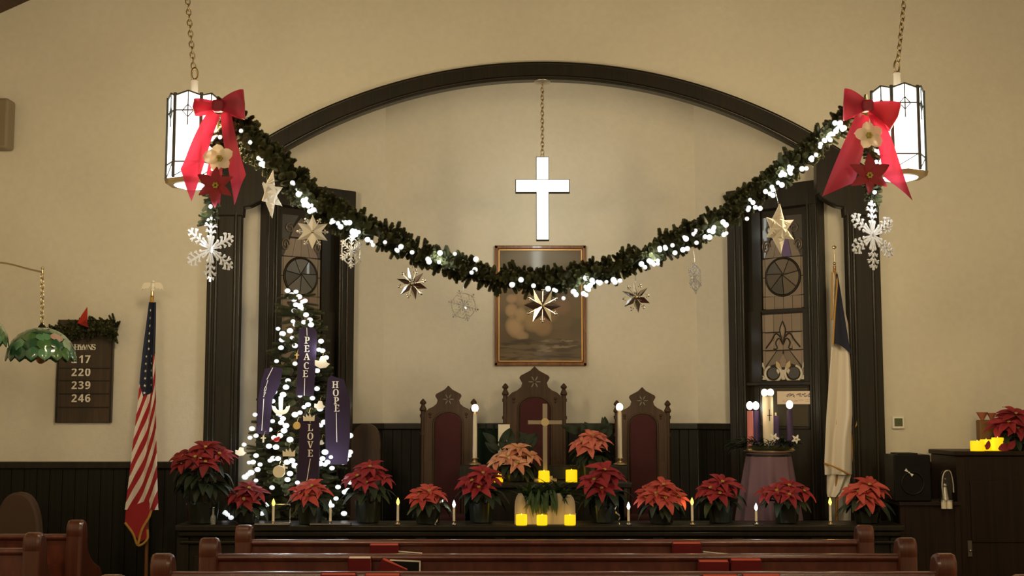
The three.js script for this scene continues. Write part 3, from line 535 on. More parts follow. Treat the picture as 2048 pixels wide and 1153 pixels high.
function poinsettia(label, px, py, wpx, hpx, D, base, col, heads, o = {}) {
  const s = D / F, c = at(px, py, D), t = thing('potted_poinsettia', label, 'poinsettia', V(c.x, base, -D), 'potted poinsettias');
  const rx = wpx * s / 2, ry = Math.max(0.05, hpx * s / 2), cy = c.y - base, mats = bractMats[col], L = o.L ?? 0.125;
  const potH = Math.min(0.15, Math.max(0.06, cy - ry - 0.04)), potR = o.pot ?? 0.085;
  obj('pot', lathe([[0, 0], [potR * 0.72, 0], [potR * 0.95, potH * 0.9], [potR, potH], [potR * 0.9, potH], [potR * 0.85, potH * 0.85], [0, potH * 0.85]], 20), M.foil, t);
  const wr = grid(40, 3, (u, v) => { const a = u * 6.283, r = potR * (1.02 + 0.18 * (1 - v) + 0.05 * Math.sin(a * 9)); return V(r * Math.cos(a), 0.004 + potH * (1.08 - 1.06 * v) + 0.012 * Math.sin(a * 9) * (1 - v), r * Math.sin(a)); });
  obj('pot_wrap', wr, M.foil, t);
  const spots = [];
  for (let i = 0; i < heads; i++) {
    const a = i / heads * 6.283 + 0.7, q = i ? Math.sqrt(0.35 + 0.65 * ((i * 0.618) % 1)) : 0.15;
    const ex = Math.max(0.02, rx - L * 0.75), x = Math.cos(a) * q * ex, z = Math.sin(a) * q * Math.max(0.05, ex * 0.75) + 0.03, y = cy + ry * 0.55 - ry * 1.1 * q * q * (0.75 + 0.3 * Math.sin(a));
    spots.push([V(x, y, z), V(x / rx * 0.7, 0.85, 0.35 + z / rx * 0.5).normalize()]);
  }
  for (const [p, n] of spots) flowerHead(t, p, n, L, mats, 7);
  obj('stem', spots.map(([p]) => tube([V(p.x * 0.15, potH * 0.8, p.z * 0.15), V(p.x * 0.6, (potH + p.y) / 2, p.z * 0.6), p.clone().add(V(0, -0.01, 0))], 0.005, 8, 5)), M.stem, t);
  for (let i = 0; i < (o.up ?? 0); i++) { const a = rr(0, 6.283), d = V(Math.cos(a) * 0.7, rr(0.4, 1), Math.sin(a) * 0.25 + 0.3), m = obj('leaf', leafGeos[i % 2], M.leaf, t); orient(m, V(rr(-0.75, 0.75) * rx, cy + ry * rr(0.2, 0.9), -0.1), d, V(0, 0.3, 1), L * rr(0.9, 1.2)); }
  const nl = o.leaves ?? 14;
  for (let i = 0; i < nl; i++) {
    const a = i / nl * 6.283 + rr(-0.2, 0.2), q = rr(0.35, 0.75), y = potH + (cy - ry * 0.4 - potH) * rr(0.35, 1), d = V(Math.cos(a), rr(-0.35, 0.1), Math.sin(a));
    const m = obj('leaf', leafGeos[i % 2], M.leaf, t); orient(m, V(Math.cos(a) * q * rx * 0.6, y, Math.sin(a) * q * rx * 0.6), d, V(-d.x * 0.3, 1, -d.z * 0.3), L * rr(0.95, 1.25));
  }
  return t;
}
const RD = RAILD;
poinsettia('large dark red poinsettia with tall foliage at the rail end by the flag', 408, 915, 142, 66, 10.2, LEDGE, 'deep', 11, { pot: 0.11, leaves: 46, L: 0.13 });
poinsettia('dim red poinsettia on the rail under the tree', 497, 992, 96, 48, 10.22, LEDGE, 'deep', 6);
poinsettia('bright red poinsettia under the purple banner reading LOVE', 622, 986, 92, 42, 10.12, LEDGE, 'salmon', 6);
poinsettia('tall red poinsettia between the tree and the first carved chair', 737, 955, 112, 70, 10.25, LEDGE, 'red', 7, { leaves: 22 });
poinsettia('flat salmon poinsettia beside a white-flame candle and a silver ribbon', 856, 994, 92, 34, 10.15, LEDGE, 'salmon', 5);
poinsettia('red drooping poinsettia beside the foil planter toward the tree', 963, 966, 104, 64, 10.25, LEDGE, 'red', 6, { L: 0.14 });
poinsettia('red drooping poinsettia beside the foil planter toward the advent stand', 1206, 965, 108, 82, 10.25, LEDGE, 'red', 6, { L: 0.15 });
poinsettia('full salmon red poinsettia in front of a carved chair', 1322, 988, 112, 58, 10.15, LEDGE, 'salmon', 9);
poinsettia('red poinsettia next to the purple draped stand', 1440, 980, 108, 50, 10.25, LEDGE, 'red', 6, { L: 0.13 });
poinsettia('low wide red poinsettia in front of the purple draped stand', 1572, 984, 122, 38, 10.2, LEDGE, 'red', 7);
poinsettia('red poinsettia at the rail end under the white flag', 1733, 988, 112, 58, 10.2, LEDGE, 'salmon', 6, { L: 0.15 });
poinsettia('peach poinsettia on the altar beside the brass cross', 1032, 916, 116, 66, 10.98, ALT, 'peach', 8, { L: 0.12, leaves: 20, up: 14 });
poinsettia('pink poinsettia on the altar by the tall candle', 1182, 888, 94, 52, 11.0, ALT, 'pink', 6, { leaves: 30, up: 12 });

// ------------------------------------------------------------------ candles along the rail
const flameGeo = lathe([[0, 0], [0.010, 0.008], [0.014, 0.022], [0.010, 0.040], [0.004, 0.054], [0, 0.062]], 14);
function taper(px, flameY, D, warm, label) {
  const c = at(px, flameY, D), H = c.y - LEDGE - 0.03;
  const t = thing('led_taper', label, 'candle', V(c.x, LEDGE, -D), 'battery taper candles on the rail');
  obj('base', lathe([[0, 0], [0.024, 0], [0.024, 0.01], [0.012, 0.018], [0.012, 0.03], [0, 0.03]], 16), warm ? M.brass : M.silver, t);
  obj('stick', cyl(0.0105, 0.010, H - 0.02, 0, 0.02, 0, 14), M.candle, t);
  const f = obj('flame_bulb', flameGeo, warm ? M.glowWarm : M.glowCool, t); f.position.y = H - 0.002;
  lampIn(t, warm ? rgb(1, 0.7, 0.2) : rgb(0.85, 0.94, 1), 0.03, V(0, H + 0.022, 0), 0.4);
}
taper(547, 1005, 10.03, true, 'taper candle with yellow flame in front of the tree');
taper(661, 1008, 10.03, false, 'taper candle with white flame under the HOPE banner');
taper(796, 1003, 10.05, true, 'taper candle with yellow flame by the tall red poinsettia');
taper(908, 1008, 10.05, false, 'taper candle with white flame beside the silver ribbon');
taper(1257, 1012, 10.05, false, 'taper candle with white flame touching a salmon poinsettia');
taper(1384, 1003, 10.05, true, 'taper candle with yellow flame between two poinsettias before the chair');
taper(1512, 1014, 10.05, false, 'taper candle with white flame before the purple drape');
taper(1660, 1003, 10.05, true, 'taper candle with yellow flame under the white flag');
for (const [x0, x1, l] of [[512, 580, 'thin silver tray under the yellow taper before the tree'], [622, 702, 'thin silver tray under the white taper before the tree']]) {
  const a = at(x0, 1047, 10.05), b = at(x1, 1047, 10.05), t = thing('silver_tray', l, 'tray', V((a.x + b.x) / 2, LEDGE, -10.05));
  obj('plate', box(b.x - a.x, 0.006, 0.09, 0, 0.0, 0, 0.002), M.silver, t); obj('rim', [box(b.x - a.x, 0.012, 0.005, 0, 0.003, 0.045), box(0.005, 0.012, 0.09, (b.x - a.x) / 2, 0.003, 0), box(0.005, 0.012, 0.09, -(b.x - a.x) / 2, 0.003, 0)], M.silver, t);
}
{ // small clear bottle and a picture stand near the tree's foot
  const a = at(426, 1047, 10.1), t = thing('glass_bottle', 'small clear glass bottle on the rail below the large poinsettia', 'bottle', V(a.x, LEDGE, -10.1));
  obj('body', lathe([[0, 0], [0.02, 0], [0.021, 0.06], [0.008, 0.08], [0.008, 0.12], [0.010, 0.122], [0, 0.124]], 16), M.clear, t); obj('stopper', ball(0.010, 0, 0.13, 0), M.silver, t);
  const b = at(560, 1045, 10.2), s = thing('wire_stand', 'empty silver wire stand behind the yellow taper', 'stand', V(b.x, LEDGE, -10.2));
  obj('wire_frame', [bar(V(-0.06, 0, 0), V(-0.06, 0.15, 0), 0.006), bar(V(0.08, 0, 0), V(0.08, 0.15, 0), 0.006), bar(V(-0.06, 0.15, 0), V(0.08, 0.15, 0), 0.006)], M.silver, s); obj('foot', box(0.15, 0.008, 0.06, 0.01, 0, 0), M.silver, s);
}
function votive(px, yTop, yBot, wpx, D, base, label, group) {
  const s = D / F, c = at(px, yBot, D), y = base ?? c.y, H = (yBot - yTop) * s, r = wpx * s / 2, t = thing('led_votive', label, 'candle', V(c.x, y, -D), group);
  obj('wax', lathe([[0, 0], [r * 0.96, 0], [r, 0.006], [r, H - 0.006], [r * 0.93, H], [r * 0.75, H - 0.004], [r * 0.6, H - 0.014], [0, H - 0.016]], 20), M.votive, t);
  obj('wick_bulb', lathe([[0, H - 0.018], [0.005, H - 0.012], [0.006, H - 0.004], [0, H + 0.01]], 8), M.glowWarm, t);
  lampIn(t, rgb(1, 0.62, 0.1), 0.014, V(0, H * 0.5, 0), 0.6);
}
votive(1043, 1026, 1047, 22, 10.02, LEDGE, 'square-looking yellow votive before the planter, on the side toward the tree');
votive(1084, 1027, 1047, 21, 10.02, LEDGE, 'yellow votive before the middle of the foil planter');
votive(1140, 1027, 1047, 22, 10.02, LEDGE, 'yellow votive before the planter, on the side toward the advent stand');
votive(1088, 939, 961, 22, 10.88, ALT, 'yellow votive on the altar just under the brass cross');
votive(1143, 937, 961, 23, 10.88, ALT, 'yellow votive on the altar edge with dark leaves across it');
votive(997, 941, 956, 18, 10.88, ALT, 'yellow votive on the altar mostly hidden by red bracts');

// ------------------------------------------------------------------ foil planter with fern
{
  const D = 10.2, s = D / F, c = at(1090, 1047, D), t = thing('foil_planter', 'cream paper-wrapped planter with pointed edge in the middle of the rail', 'planter', V(c.x, LEDGE, -D));
  const hw = 60 * s;
  obj('box', box(2 * hw - 0.06, 0.14, 0.14, 0, 0, -0.01, 0.01), std({ color: 0x3c3528, roughness: 0.8 }), t);
  const wrapM = std({ color: 0xa69888, roughness: 0.65 });
  const tips = [[-49, 60, 22], [-33, 47, 16], [-14, 40, 22], [8, 36, 18], [26, 60, 22], [47, 57, 24]];
  for (const [x, h, w] of tips) obj('wrap_point', grid(6, 8, (u, v) => { const k = 1 - v, ww = w * (k < 0.55 ? 1 : Math.sqrt(Math.max(0, 1 - ((k - 0.55) / 0.47) ** 2))); return V((x + (u - 0.5) * ww) * s, k * h * s, 0.085 + 0.012 * Math.cos((u - 0.5) * 4) + 0.02 * k * Math.sin(x)); }), wrapM, t);
  obj('wrap_band', grid(30, 2, (u, v) => V((u - 0.5) * 2 * hw, 0.085 * (1 - v), 0.083 + 0.006 * Math.sin(u * 40))), wrapM, t);
  const fl = []; let seedGeo = leafGeo(0.1, 0.05, 0.5);
  for (let i = 0; i < 150; i++) { const a = rr(0, 6.283), e = rr(0.3, 1.35), m = new THREE.Matrix4(), d = V(Math.cos(a) * Math.cos(e), Math.sin(e), Math.sin(a) * Math.cos(e) * 0.6), z = V(-d.x * d.y, 1 - d.y * d.y, -d.z * d.y).normalize(), x = d.clone().cross(z); m.makeBasis(x, d, z).scale(V(1, 1, 1).multiplyScalar(rr(0.16, 0.27))).setPosition(rr(-0.17, 0.17), 0.14, rr(-0.03, 0.05)); fl.push(seedGeo.clone().applyMatrix4(m)); }
  for (let i = 0; i < 26; i++) { const d = V(rr(-0.3, 0.3), -0.75, 0.5).normalize(), z = V(0, 0.5, 0.8), x = d.clone().cross(z).normalize(), zz = x.clone().cross(d); fl.push(seedGeo.clone().applyMatrix4(new THREE.Matrix4().makeBasis(x, d, zz).scale(V(0.14, 0.14, 0.14)).setPosition(rr(-0.12, 0.12), rr(0.2, 0.27), 0.09))); }
  const fm = obj('foliage', fl, phy({ color: 0x2f4a1e, roughness: 0.6, transmission: 0.2 }), t); fm.userData.kind = 'stuff';
}
{ // trailing silver ribbon
  const a = at(885, 1000, 10.1), t = thing('ribbon_curl', 'curling silver ribbon beside the salmon poinsettia', 'ribbon', V(a.x, LEDGE, -10.1));
  obj('curl', grid(3, 40, (u, v) => V(-0.06 + 0.1 * v + 0.02 * Math.sin(v * 14), 0.004 + 0.19 * Math.sin(v * 2.6) + (u - 0.5) * 0.02, 0.03 * Math.cos(v * 14))), M.silver, t);
  const b = at(1236, 1020, 10.1), s = thing('ribbon_curl', 'silver ribbon tail under the drooping red poinsettia', 'ribbon', V(b.x, LEDGE, -10.1));
  obj('curl', grid(3, 40, (u, v) => V(-0.03 + 0.05 * v + 0.015 * Math.sin(v * 12), 0.002 + 0.17 * (1 - v) + (u - 0.5) * 0.016, 0.02 * Math.cos(v * 12))), M.silver, s);
}

// ------------------------------------------------------------------ altar cross, candlesticks, card
{
  const D = 11.0, s = D / F, c = at(1090, 845, D), top = at(1090, 808, D).y, t = thing('altar_cross', 'brass cross standing on the altar before the tall chair', 'cross', V(c.x, ALT, -D));
  const H = top - ALT, ya = c.y - ALT, w = 4.6 * s, dz = 0.02, dull = std({ color: rgb(0.3, 0.25, 0.18), metalness: 0.7, roughness: 0.4 });
  obj('upright', box(2 * w, H - 0.06, dz, 0, 0.06, 0, 0.004), dull, t); obj('crossbar', box(68 * s, 2 * w * 0.9, dz * 0.9, 0, ya - w, 0, 0.004), dull, t);
  obj('medallion', new THREE.CylinderGeometry(8 * s, 8 * s, 0.03, 20).rotateX(Math.PI / 2).translate(0, ya, 0), M.brass, t);
  obj('base', [box(0.2, 0.025, 0.14, 0, 0, 0, 0.004), box(0.13, 0.025, 0.09, 0, 0.022, 0, 0.004), box(0.08, 0.02, 0.06, 0, 0.045, 0, 0.004)], M.brass, t);
}
function altarCandle(px, fy, botY, baseY, D, label) {
  const s = D / F, f = at(px, fy, D), cb = at(px, botY, D).y, t = thing('altar_candle', label, 'candle', V(f.x, GRAD, -D), 'tall altar candles');
  const b = cb - GRAD;
  obj('candlestick', lathe([[0, 0], [0.06, 0], [0.06, 0.012], [0.03, 0.025], [0.016, Math.max(0.03, b * 0.45)], [0.028, Math.max(0.035, b * 0.6)], [0.014, Math.max(0.04, b * 0.8)], [0.034, Math.max(0.05, b)], [0.034, Math.max(0.055, b + 0.006)], [0, Math.max(0.055, b + 0.006)]], 20), M.brass, t);
  const H = f.y - GRAD;
  obj('candle', cyl(0.021, 0.019, H - b - 0.055, 0, b + 0.005, 0, 16), M.candle, t);
  obj('follower', cyl(0.022, 0.018, 0.03, 0, H - 0.05, 0, 16), M.brass, t);
  obj('flame_bulb', ball(0.032, 0, H, 0, 1, 1.15, 1, 16), M.glowFlame, t);
  lampIn(t, rgb(1, 0.85, 0.6), 0.12, V(0, H, 0), 1.2);
}
altarCandle(950, 817, 918, 935, 11.3, 'tall white candle in a brass holder beside the chair nearer the tree');
altarCandle(1239, 815, 918, 950, 11.3, 'tall white candle in a brass holder beside the chair nearer the advent stand');
{ const a = at(1008, 864, 11.32), t = thing('card', 'small white card standing behind the peach poinsettia', 'card', V(a.x, GRAD, -11.32)); obj('sheet', box(0.105, a.y + 0.065 - GRAD, 0.004, 0, 0, 0), M.paper, t); obj('strut', bar(V(0, 0.14, -0.003), V(0, 0, -0.06), 0.03, 0.003), M.paper, t); }

// ------------------------------------------------------------------ advent candles on a draped stand
{
  const D = 10.95, s = D / F, top = at(1537, 906, D), y0 = 0.32;
  const t = thing('draped_stand', 'round stand under a purple cloth holding the advent candles', 'stand', V(top.x, y0, -D));
  const H = top.y - y0, r = 47 * s;
  obj('table', [cyl(0.03, 0.03, H - 0.03, 0, 0, 0), cyl(r - 0.01, r - 0.01, 0.02, 0, H - 0.03, 0, 24), cyl(0.16, 0.14, 0.03, 0, 0, 0)], M.darkWood, t);
  obj('cloth', grid(140, 12, (u, v) => { const a = u * 6.283, k = 1 + 0.55 * v + (0.2 * Math.sin(a * 8) + 0.08 * Math.sin(a * 15 + 1)) * Math.min(1, v * 2); return V(r * 0.93 * k * Math.cos(a), H - 0.012 - v * (H - 0.03), r * 0.93 * k * Math.sin(a)); }), M.purpleDrape, t);
  obj('cloth_top', cyl(r * 0.935, r * 0.93, 0.008, 0, H - 0.012, 0, 40), M.purpleDrape, t);
  const tr = thing('advent_tray', 'round shiny tray with a brass rim on the purple draped stand', 'tray', V(top.x, top.y - 0.002, -D));
  obj('plate', lathe([[0, 0], [r * 0.95, 0], [r * 1.02, 0.012], [r * 1.02, 0.016], [r * 0.95, 0.006], [0, 0.005]], 36), M.silver, tr);
  obj('rim', new THREE.TorusGeometry(r * 1.02, 0.005, 6, 40).rotateX(Math.PI / 2).translate(0, 0.016, 0), M.brass, tr);
  const wr = thing('advent_wreath', 'dark evergreen wreath around the advent candles', 'wreath', V(top.x, top.y + 0.016, -D));
  const lg = leafGeo(0.09, 0.05, 0.3), lf = [];
  for (let i = 0; i < 320; i++) { const a = rr(0, 6.283), R2 = r * 0.8 + rr(-0.03, 0.05), d = V(Math.cos(a + rr(-1, 1)), rr(-0.1, 1), Math.sin(a + rr(-1, 1))).normalize(), z = V(-d.x * d.y + 0.01, 1 - d.y * d.y, -d.z * d.y).normalize(), x = d.clone().cross(z); lf.push(lg.clone().applyMatrix4(new THREE.Matrix4().makeBasis(x, d, z).scale(V(1, 1, 1).multiplyScalar(rr(0.06, 0.11))).setPosition(R2 * Math.cos(a), 0.03 + rr(0, 0.05), R2 * Math.sin(a)))); }
  for (let i = 0; i < 40; i++) { const d = V(-1, rr(-0.5, 0.4), rr(-0.5, 0.5)).normalize(), z = V(0, 1, 0.1), x = d.clone().cross(z).normalize(), zz = x.clone().cross(d); lf.push(lg.clone().applyMatrix4(new THREE.Matrix4().makeBasis(x, d, zz).scale(V(0.1, 0.1, 0.1)).setPosition(-r * rr(0.8, 1.45), rr(0.02, 0.09), rr(-0.05, 0.08)))); }
  const lfo = obj('foliage', lf, M.leaf, wr); lfo.userData.kind = 'stuff';
  obj('ring', new THREE.TorusGeometry(r * 0.8, 0.022, 8, 30).rotateX(Math.PI / 2).translate(0, 0.03, 0), M.stem, wr);
  for (const [px, py, n] of [[1548, 876, 'white silk flower on the advent wreath under the white candle'], [1592, 879, 'white silk flower at the end of the advent wreath']]) {
    const p = at(px, py, D - 0.2), f = thing('silk_flower', n, 'flower', p); const L = 0.045;
    for (let i = 0; i < 5; i++) { const a = i * 1.257 + px, m = obj('petal', bractGeos[1], M.white, f); orient(m, V(0, 0, 0), V(Math.cos(a), Math.sin(a), 0.25), V(0, 0, 1), L * rr(0.8, 1.2)); }
    obj('flower_center', ball(0.008, 0, 0, 0.006), M.gold, f);
    obj('flower_stem', tube([V(0, 0, -0.005), V(-0.01, -0.03, -0.03), V(-0.03, -0.06, -0.07)], 0.003, 8, 5), M.stem, f);
  }
  const cand = [[1497, 812, 13, 'pink', 0xe58a88, 0.06], [1516, 812, 14, 'purple', 0x3c2a5c, -0.1], [1556, 822, 13, 'purple', 0x43305f, -0.1], [1577, 810, 13, 'purple', 0x3f2c58, 0.04], [1535, 786, 21, 'white', 0xefe2c8, 0.0]];
  const lab = ['pink advent candle with a lit flame', 'purple advent candle with a lit flame beside the pink one', 'purple unlit advent candle beside the white one', 'purple advent candle lit, at the flag side', 'thick white advent candle with a black cross, lit'];
  cand.forEach(([px, fy, w, nm, col, dz], i) => {
    const p = at(px, fy, D - 0.0), b = top.y + 0.016, y = p.y - b, c = thing('advent_candle', lab[i], 'candle', V(p.x, b, -D + dz), 'advent candles');
    const r2 = w * s / 2, h = y - 0.045;
    obj('holder', lathe([[0, 0], [r2 + 0.012, 0], [r2 + 0.012, 0.01], [r2 + 0.004, 0.015], [r2 + 0.004, 0.04], [0, 0.04]], 16), M.brass, c);
    obj('wax', nm === 'white' ? lathe([[0, 0.02], [r2, 0.02], [r2, h], [r2 * 0.9, h + 0.02], [r2 * 0.7, h - 0.005], [0, h - 0.01]], 20) : cyl(r2, r2 * 0.92, h - 0.02, 0, 0.02, 0, 16), phy({ color: col, roughness: 0.45, clearcoat: 0.2 }), c);
    if (nm === 'white') obj('cross_mark', [box(0.006, 0.1, 0.004, 0.004, h - 0.2, r2 + 0.001), box(0.04, 0.006, 0.004, 0.004, h - 0.155, r2 + 0.0)], M.black, c);
    obj('wick', cyl(0.002, 0.002, 0.02, 0, h - 0.012, 0, 6), M.black, c);
    if (i !== 2) { obj('flame', i === 4 ? [ball(0.03, -0.026, y + 0.0, 0, 1, 1.1, 1, 14), ball(0.03, 0.026, y + 0.002, 0, 1, 1.1, 1, 14)] : ball(0.032, 0, y, 0, 0.95, 1.15, 0.95, 14), M.glowFlame, c); lampIn(c, rgb(1, 0.8, 0.5), 0.09, V(i === 4 ? -0.026 : 0, y, 0), 1.2); }
    else obj('wick_holder', cyl(0.012, 0.009, 0.028, 0, h, 0, 10), M.brass, c);
  });
  // pale printed card propped on the window sill behind the candles
  const sc = thing('sill_card', 'pale printed card leaning under the window behind the advent candles', 'card', V(2.33 - 0.0, 1.845, -11.5)); sc.rotation.y = -AT;
  const cv = document.createElement('canvas'); cv.width = 256; cv.height = 96; const g = cv.getContext('2d'); g.fillStyle = '#d8c4ae'; g.fillRect(0, 0, 256, 96); g.fillStyle = '#6c6258';
  for (let i = 0; i < 60; i++) g.fillRect(rr(60, 240), rr(14, 40), rr(3, 12), rr(3, 9)); g.fillStyle = '#b79a8c'; for (let i = 0; i < 20; i++) g.fillRect(rr(20, 200), rr(60, 84), rr(8, 30), 3);
  const tx = new THREE.CanvasTexture(cv); tx.colorSpace = THREE.SRGBColorSpace;
  obj('sheet', new THREE.BoxGeometry(0.4, 0.12, 0.006).translate(0, 0.06, 0), std({ map: tx, roughness: 0.7 }), sc);
}

// ------------------------------------------------------------------ flags
function clothFlag(parent, name, tbl, D, o, mat, folds, depth, phase) {   // tbl rows: [pixel y, left x, right x]
  const y0 = tbl[0][0], y1 = tbl[tbl.length - 1][0];
  const g = grid(48, 60, (u, v) => { const y = y0 + (y1 - y0) * v, [l, r] = lerpTable(tbl, y), p = at(l + (r - l) * u, y, D); const k = Math.min(1, 0.25 + v * 1.2); return V(p.x, p.y, -D + depth * k * Math.sin(u * folds * Math.PI + phase + v * 1.4) + 0.01 * Math.sin(u * 17 + v * 5)).sub(o); });
  return obj(name, g, mat, parent);
}
{
  const D = 10.55, foot = at(291.5, 1180, D); foot.y = 0.0; const top = at(304.5, 592, D);
  const t = thing('national_flag', 'striped flag with white stars hanging furled on a pole by the wall', 'flag', V(foot.x, 0, -D));
  const o = V(foot.x, 0, -D);
  obj('pole', rod(V(0, 0.03, 0), top.clone().sub(o), 0.0145, 12), phy({ color: 0x7a4a22, roughness: 0.4, clearcoat: 0.5 }), t);
  obj('stand', lathe([[0, 0], [0.15, 0], [0.15, 0.02], [0.05, 0.05], [0.03, 0.12], [0, 0.12]], 24), M.brass, t);
  const tp = top.clone().sub(o);
  const eagle = sub('eagle_finial', t, tp), pale = phy({ color: 0xeee6d4, roughness: 0.3, clearcoat: 0.6 });
  obj('collar', cyl(0.016, 0.012, 0.05, 0, 0, 0, 12), M.brass, eagle);
  obj('globe', ball(0.017, 0, 0.05, 0), pale, eagle);
  obj('eagle_body', [ball(0.02, 0, 0.085, 0, 0.8, 1.5, 0.8), ball(0.012, 0.004, 0.122, 0.006), new THREE.ConeGeometry(0.005, 0.016, 8).rotateZ(-1.8).translate(0.017, 0.12, 0.008)], pale, eagle);
  for (const s of [-1, 1]) obj('wing', slab([[0, 0.10], [s * 0.03, 0.115], [s * 0.07, 0.11], [s * 0.088, 0.085], [s * 0.094, 0.045], [s * 0.078, 0.06], [s * 0.066, 0.05], [s * 0.052, 0.064], [s * 0.04, 0.056], [s * 0.02, 0.075], [0, 0.075]], 0.008, 0.002, -0.004), pale, eagle);
  const cv = document.createElement('canvas'); cv.width = 256; cv.height = 1024; const g = cv.getContext('2d');
  g.fillStyle = '#e6dcd2'; g.fillRect(0, 0, 256, 1024);
  g.save(); g.translate(0, 0); g.fillStyle = '#a3202a';
  for (let i = -8; i < 24; i += 2) { g.beginPath(); const y = 180 + i * 62; g.moveTo(0, y + 250); g.lineTo(256, y - 120); g.lineTo(256, y - 120 + 62); g.lineTo(0, y + 312); g.fill(); }
  g.restore();
  const canton = [[0, 0], [256, 0], [256, 250], [210, 270], [200, 330], [205, 440], [60, 465], [0, 400]];
  g.fillStyle = '#1c2338'; g.beginPath(); canton.forEach(([x, y], i) => i ? g.lineTo(x, y) : g.moveTo(x, y)); g.fill();
  g.fillStyle = '#efe9e2'; const star = (x, y, rx, ry) => { g.beginPath(); for (let k = 0; k < 10; k++) { const a = -Math.PI / 2 + k * Math.PI / 5, q = k % 2 ? 0.42 : 1; g.lineTo(x + rx * q * Math.cos(a), y + ry * q * Math.sin(a)); } g.fill(); };
  for (let i = 0; i < 6; i++) star(80 + i * 6, 40 + i * 38, 34 - i * 3, 9); for (let i = 0; i < 5; i++) star(165, 265 + i * 36, 26, 9); for (let i = 0; i < 6; i++) star(75, 268 + i * 36, 24, 8);
  const tx = new THREE.CanvasTexture(cv); tx.colorSpace = THREE.SRGBColorSpace;
  const flagMat = phy({ map: tx, roughness: 0.8, sheen: 0.2 });
  clothFlag(t, 'cloth', [[605, 298, 312], [650, 293, 312], [700, 287, 311], [740, 283, 312], [800, 278, 314], [860, 271, 315], [900, 266, 316], [960, 259, 317], [1000, 254, 317.5], [1020, 251, 318]], D - 0.05, o, flagMat, 2.2, 0.03, 0.4);
  // hanging lower corners
  const stripe = std({ color: 0x9c2028, roughness: 0.85 });
  const cor = (pts, z) => slab(pts.map(([x, y]) => { const p = at(x, y, D - z).sub(o); return [p.x, p.y]; }), 0.004, 0, z);
  obj('lower_corner', cor([[252, 1018], [298, 1000], [300, 1035], [278, 1082], [268, 1068], [250, 1046]], 0.06), stripe, t);
  obj('lower_corner', cor([[290, 1010], [317, 1000], [316, 1018], [303, 1019], [296, 1030], [293, 1078], [276, 1088], [272, 1066]], 0.05), stripe, t);
  const fr = (pts, z) => tube(pts.map(([x, y]) => at(x, y, D - z).sub(o).add(V(0, 0, z))).map(p => p), 0.011, 40, 6);
  const P = (x, y, z) => { const p = at(x, y, D - z).sub(o); return V(p.x, p.y, z); };
  obj('fringe', [tube([P(317, 1019, 0.06), P(305, 1020, 0.06), P(298, 1035, 0.065), P(284, 1060, 0.07), P(276, 1090, 0.07)], 0.011, 30, 6), tube([P(295, 1060, 0.06), P(294, 1080, 0.06), P(277, 1092, 0.065), P(266, 1068, 0.07), P(250, 1046, 0.07)], 0.011, 30, 6)], M.fringe, t);
  obj('sleeve', cyl(0.018, 0.016, 0.06, tp.x - 0.002, tp.y - 0.07, 0.0, 12), M.fringe, t);
}
{
  const D = 11.0, foot = at(1671, 1000, D), top = at(1669, 532, D), o = V(foot.x, 0.32, -D);
  const t = thing('white_flag', 'white flag with a dark blue corner hanging furled beside the window', 'flag', o.clone());
  const tp = top.clone().sub(o);
  obj('pole', rod(V(0, 0.02, 0), tp, 0.0135, 12), phy({ color: 0x9a6a30, roughness: 0.4, clearcoat: 0.5 }), t);
  obj('stand', lathe([[0, 0], [0.14, 0], [0.14, 0.02], [0.04, 0.05], [0.025, 0.1], [0, 0.1]], 24), M.brass, t);
  obj('finial', [ball(0.014, tp.x, tp.y + 0.02, 0), cyl(0.005, 0.004, 0.12, tp.x, tp.y + 0.03, 0, 8), ball(0.02, tp.x, tp.y + 0.165, 0, 1, 0.75, 0.5), cyl(0.003, 0.001, 0.05, tp.x, tp.y + 0.17, 0, 6)], M.brass, t);
  const white = phy({ color: 0xe9e0d2, roughness: 0.85, sheen: 0.2 });
  clothFlag(t, 'white_cloth', [[545, 1664, 1676], [600, 1664, 1686], [660, 1664, 1700], [700, 1661, 1704], [760, 1656, 1711], [830, 1651, 1716], [850, 1650, 1713], [880, 1649, 1708], [925, 1647, 1708], [950, 1648, 1708]], D - 0.06, o, white, 3, 0.04, 0.2);
  clothFlag(t, 'lower_cloth', [[915, 1650, 1704], [950, 1652, 1704], [985, 1653, 1692], [995, 1655, 1680]], D - 0.02, o, white, 3, 0.02, 0.9);
  const can = grid(14, 20, (u, v) => { const y = 548 + v * 140, l = 1672 - v * 6.5, r = 1675 + v * 27 + (v > 0.9 ? 2 : 0), yy = y + u * u * 24 * v, p = at(l + (r - l) * u, yy, D - 0.125); return V(p.x - o.x, p.y - o.y, 0.125 + 0.008 * Math.sin(u * 7)); });
  obj('canton', can, phy({ color: 0x22263a, roughness: 0.85 }), t).userData.label = 'dark blue corner of the flag';
  const P = (x, y, z) => { const p = at(x, y, D - z).sub(o); return V(p.x, p.y, z); };
  obj('fringe', [tube([P(1669, 540, 0.05), P(1674, 560, 0.13), P(1670, 620, 0.135), P(1666, 690, 0.135)], 0.008, 30, 6), tube([P(1664, 545, 0.08), P(1664, 600, 0.09), P(1663, 640, 0.09)], 0.007, 20, 6), tube([P(1717, 825, 0.06), P(1713, 850, 0.06), P(1706, 862, 0.06), P(1708, 955, 0.06)], 0.007, 30, 6), tube([P(1648, 927, 0.1), P(1672, 936, 0.11), P(1700, 950, 0.09)], 0.008, 30, 6)], M.fringe, t);
}

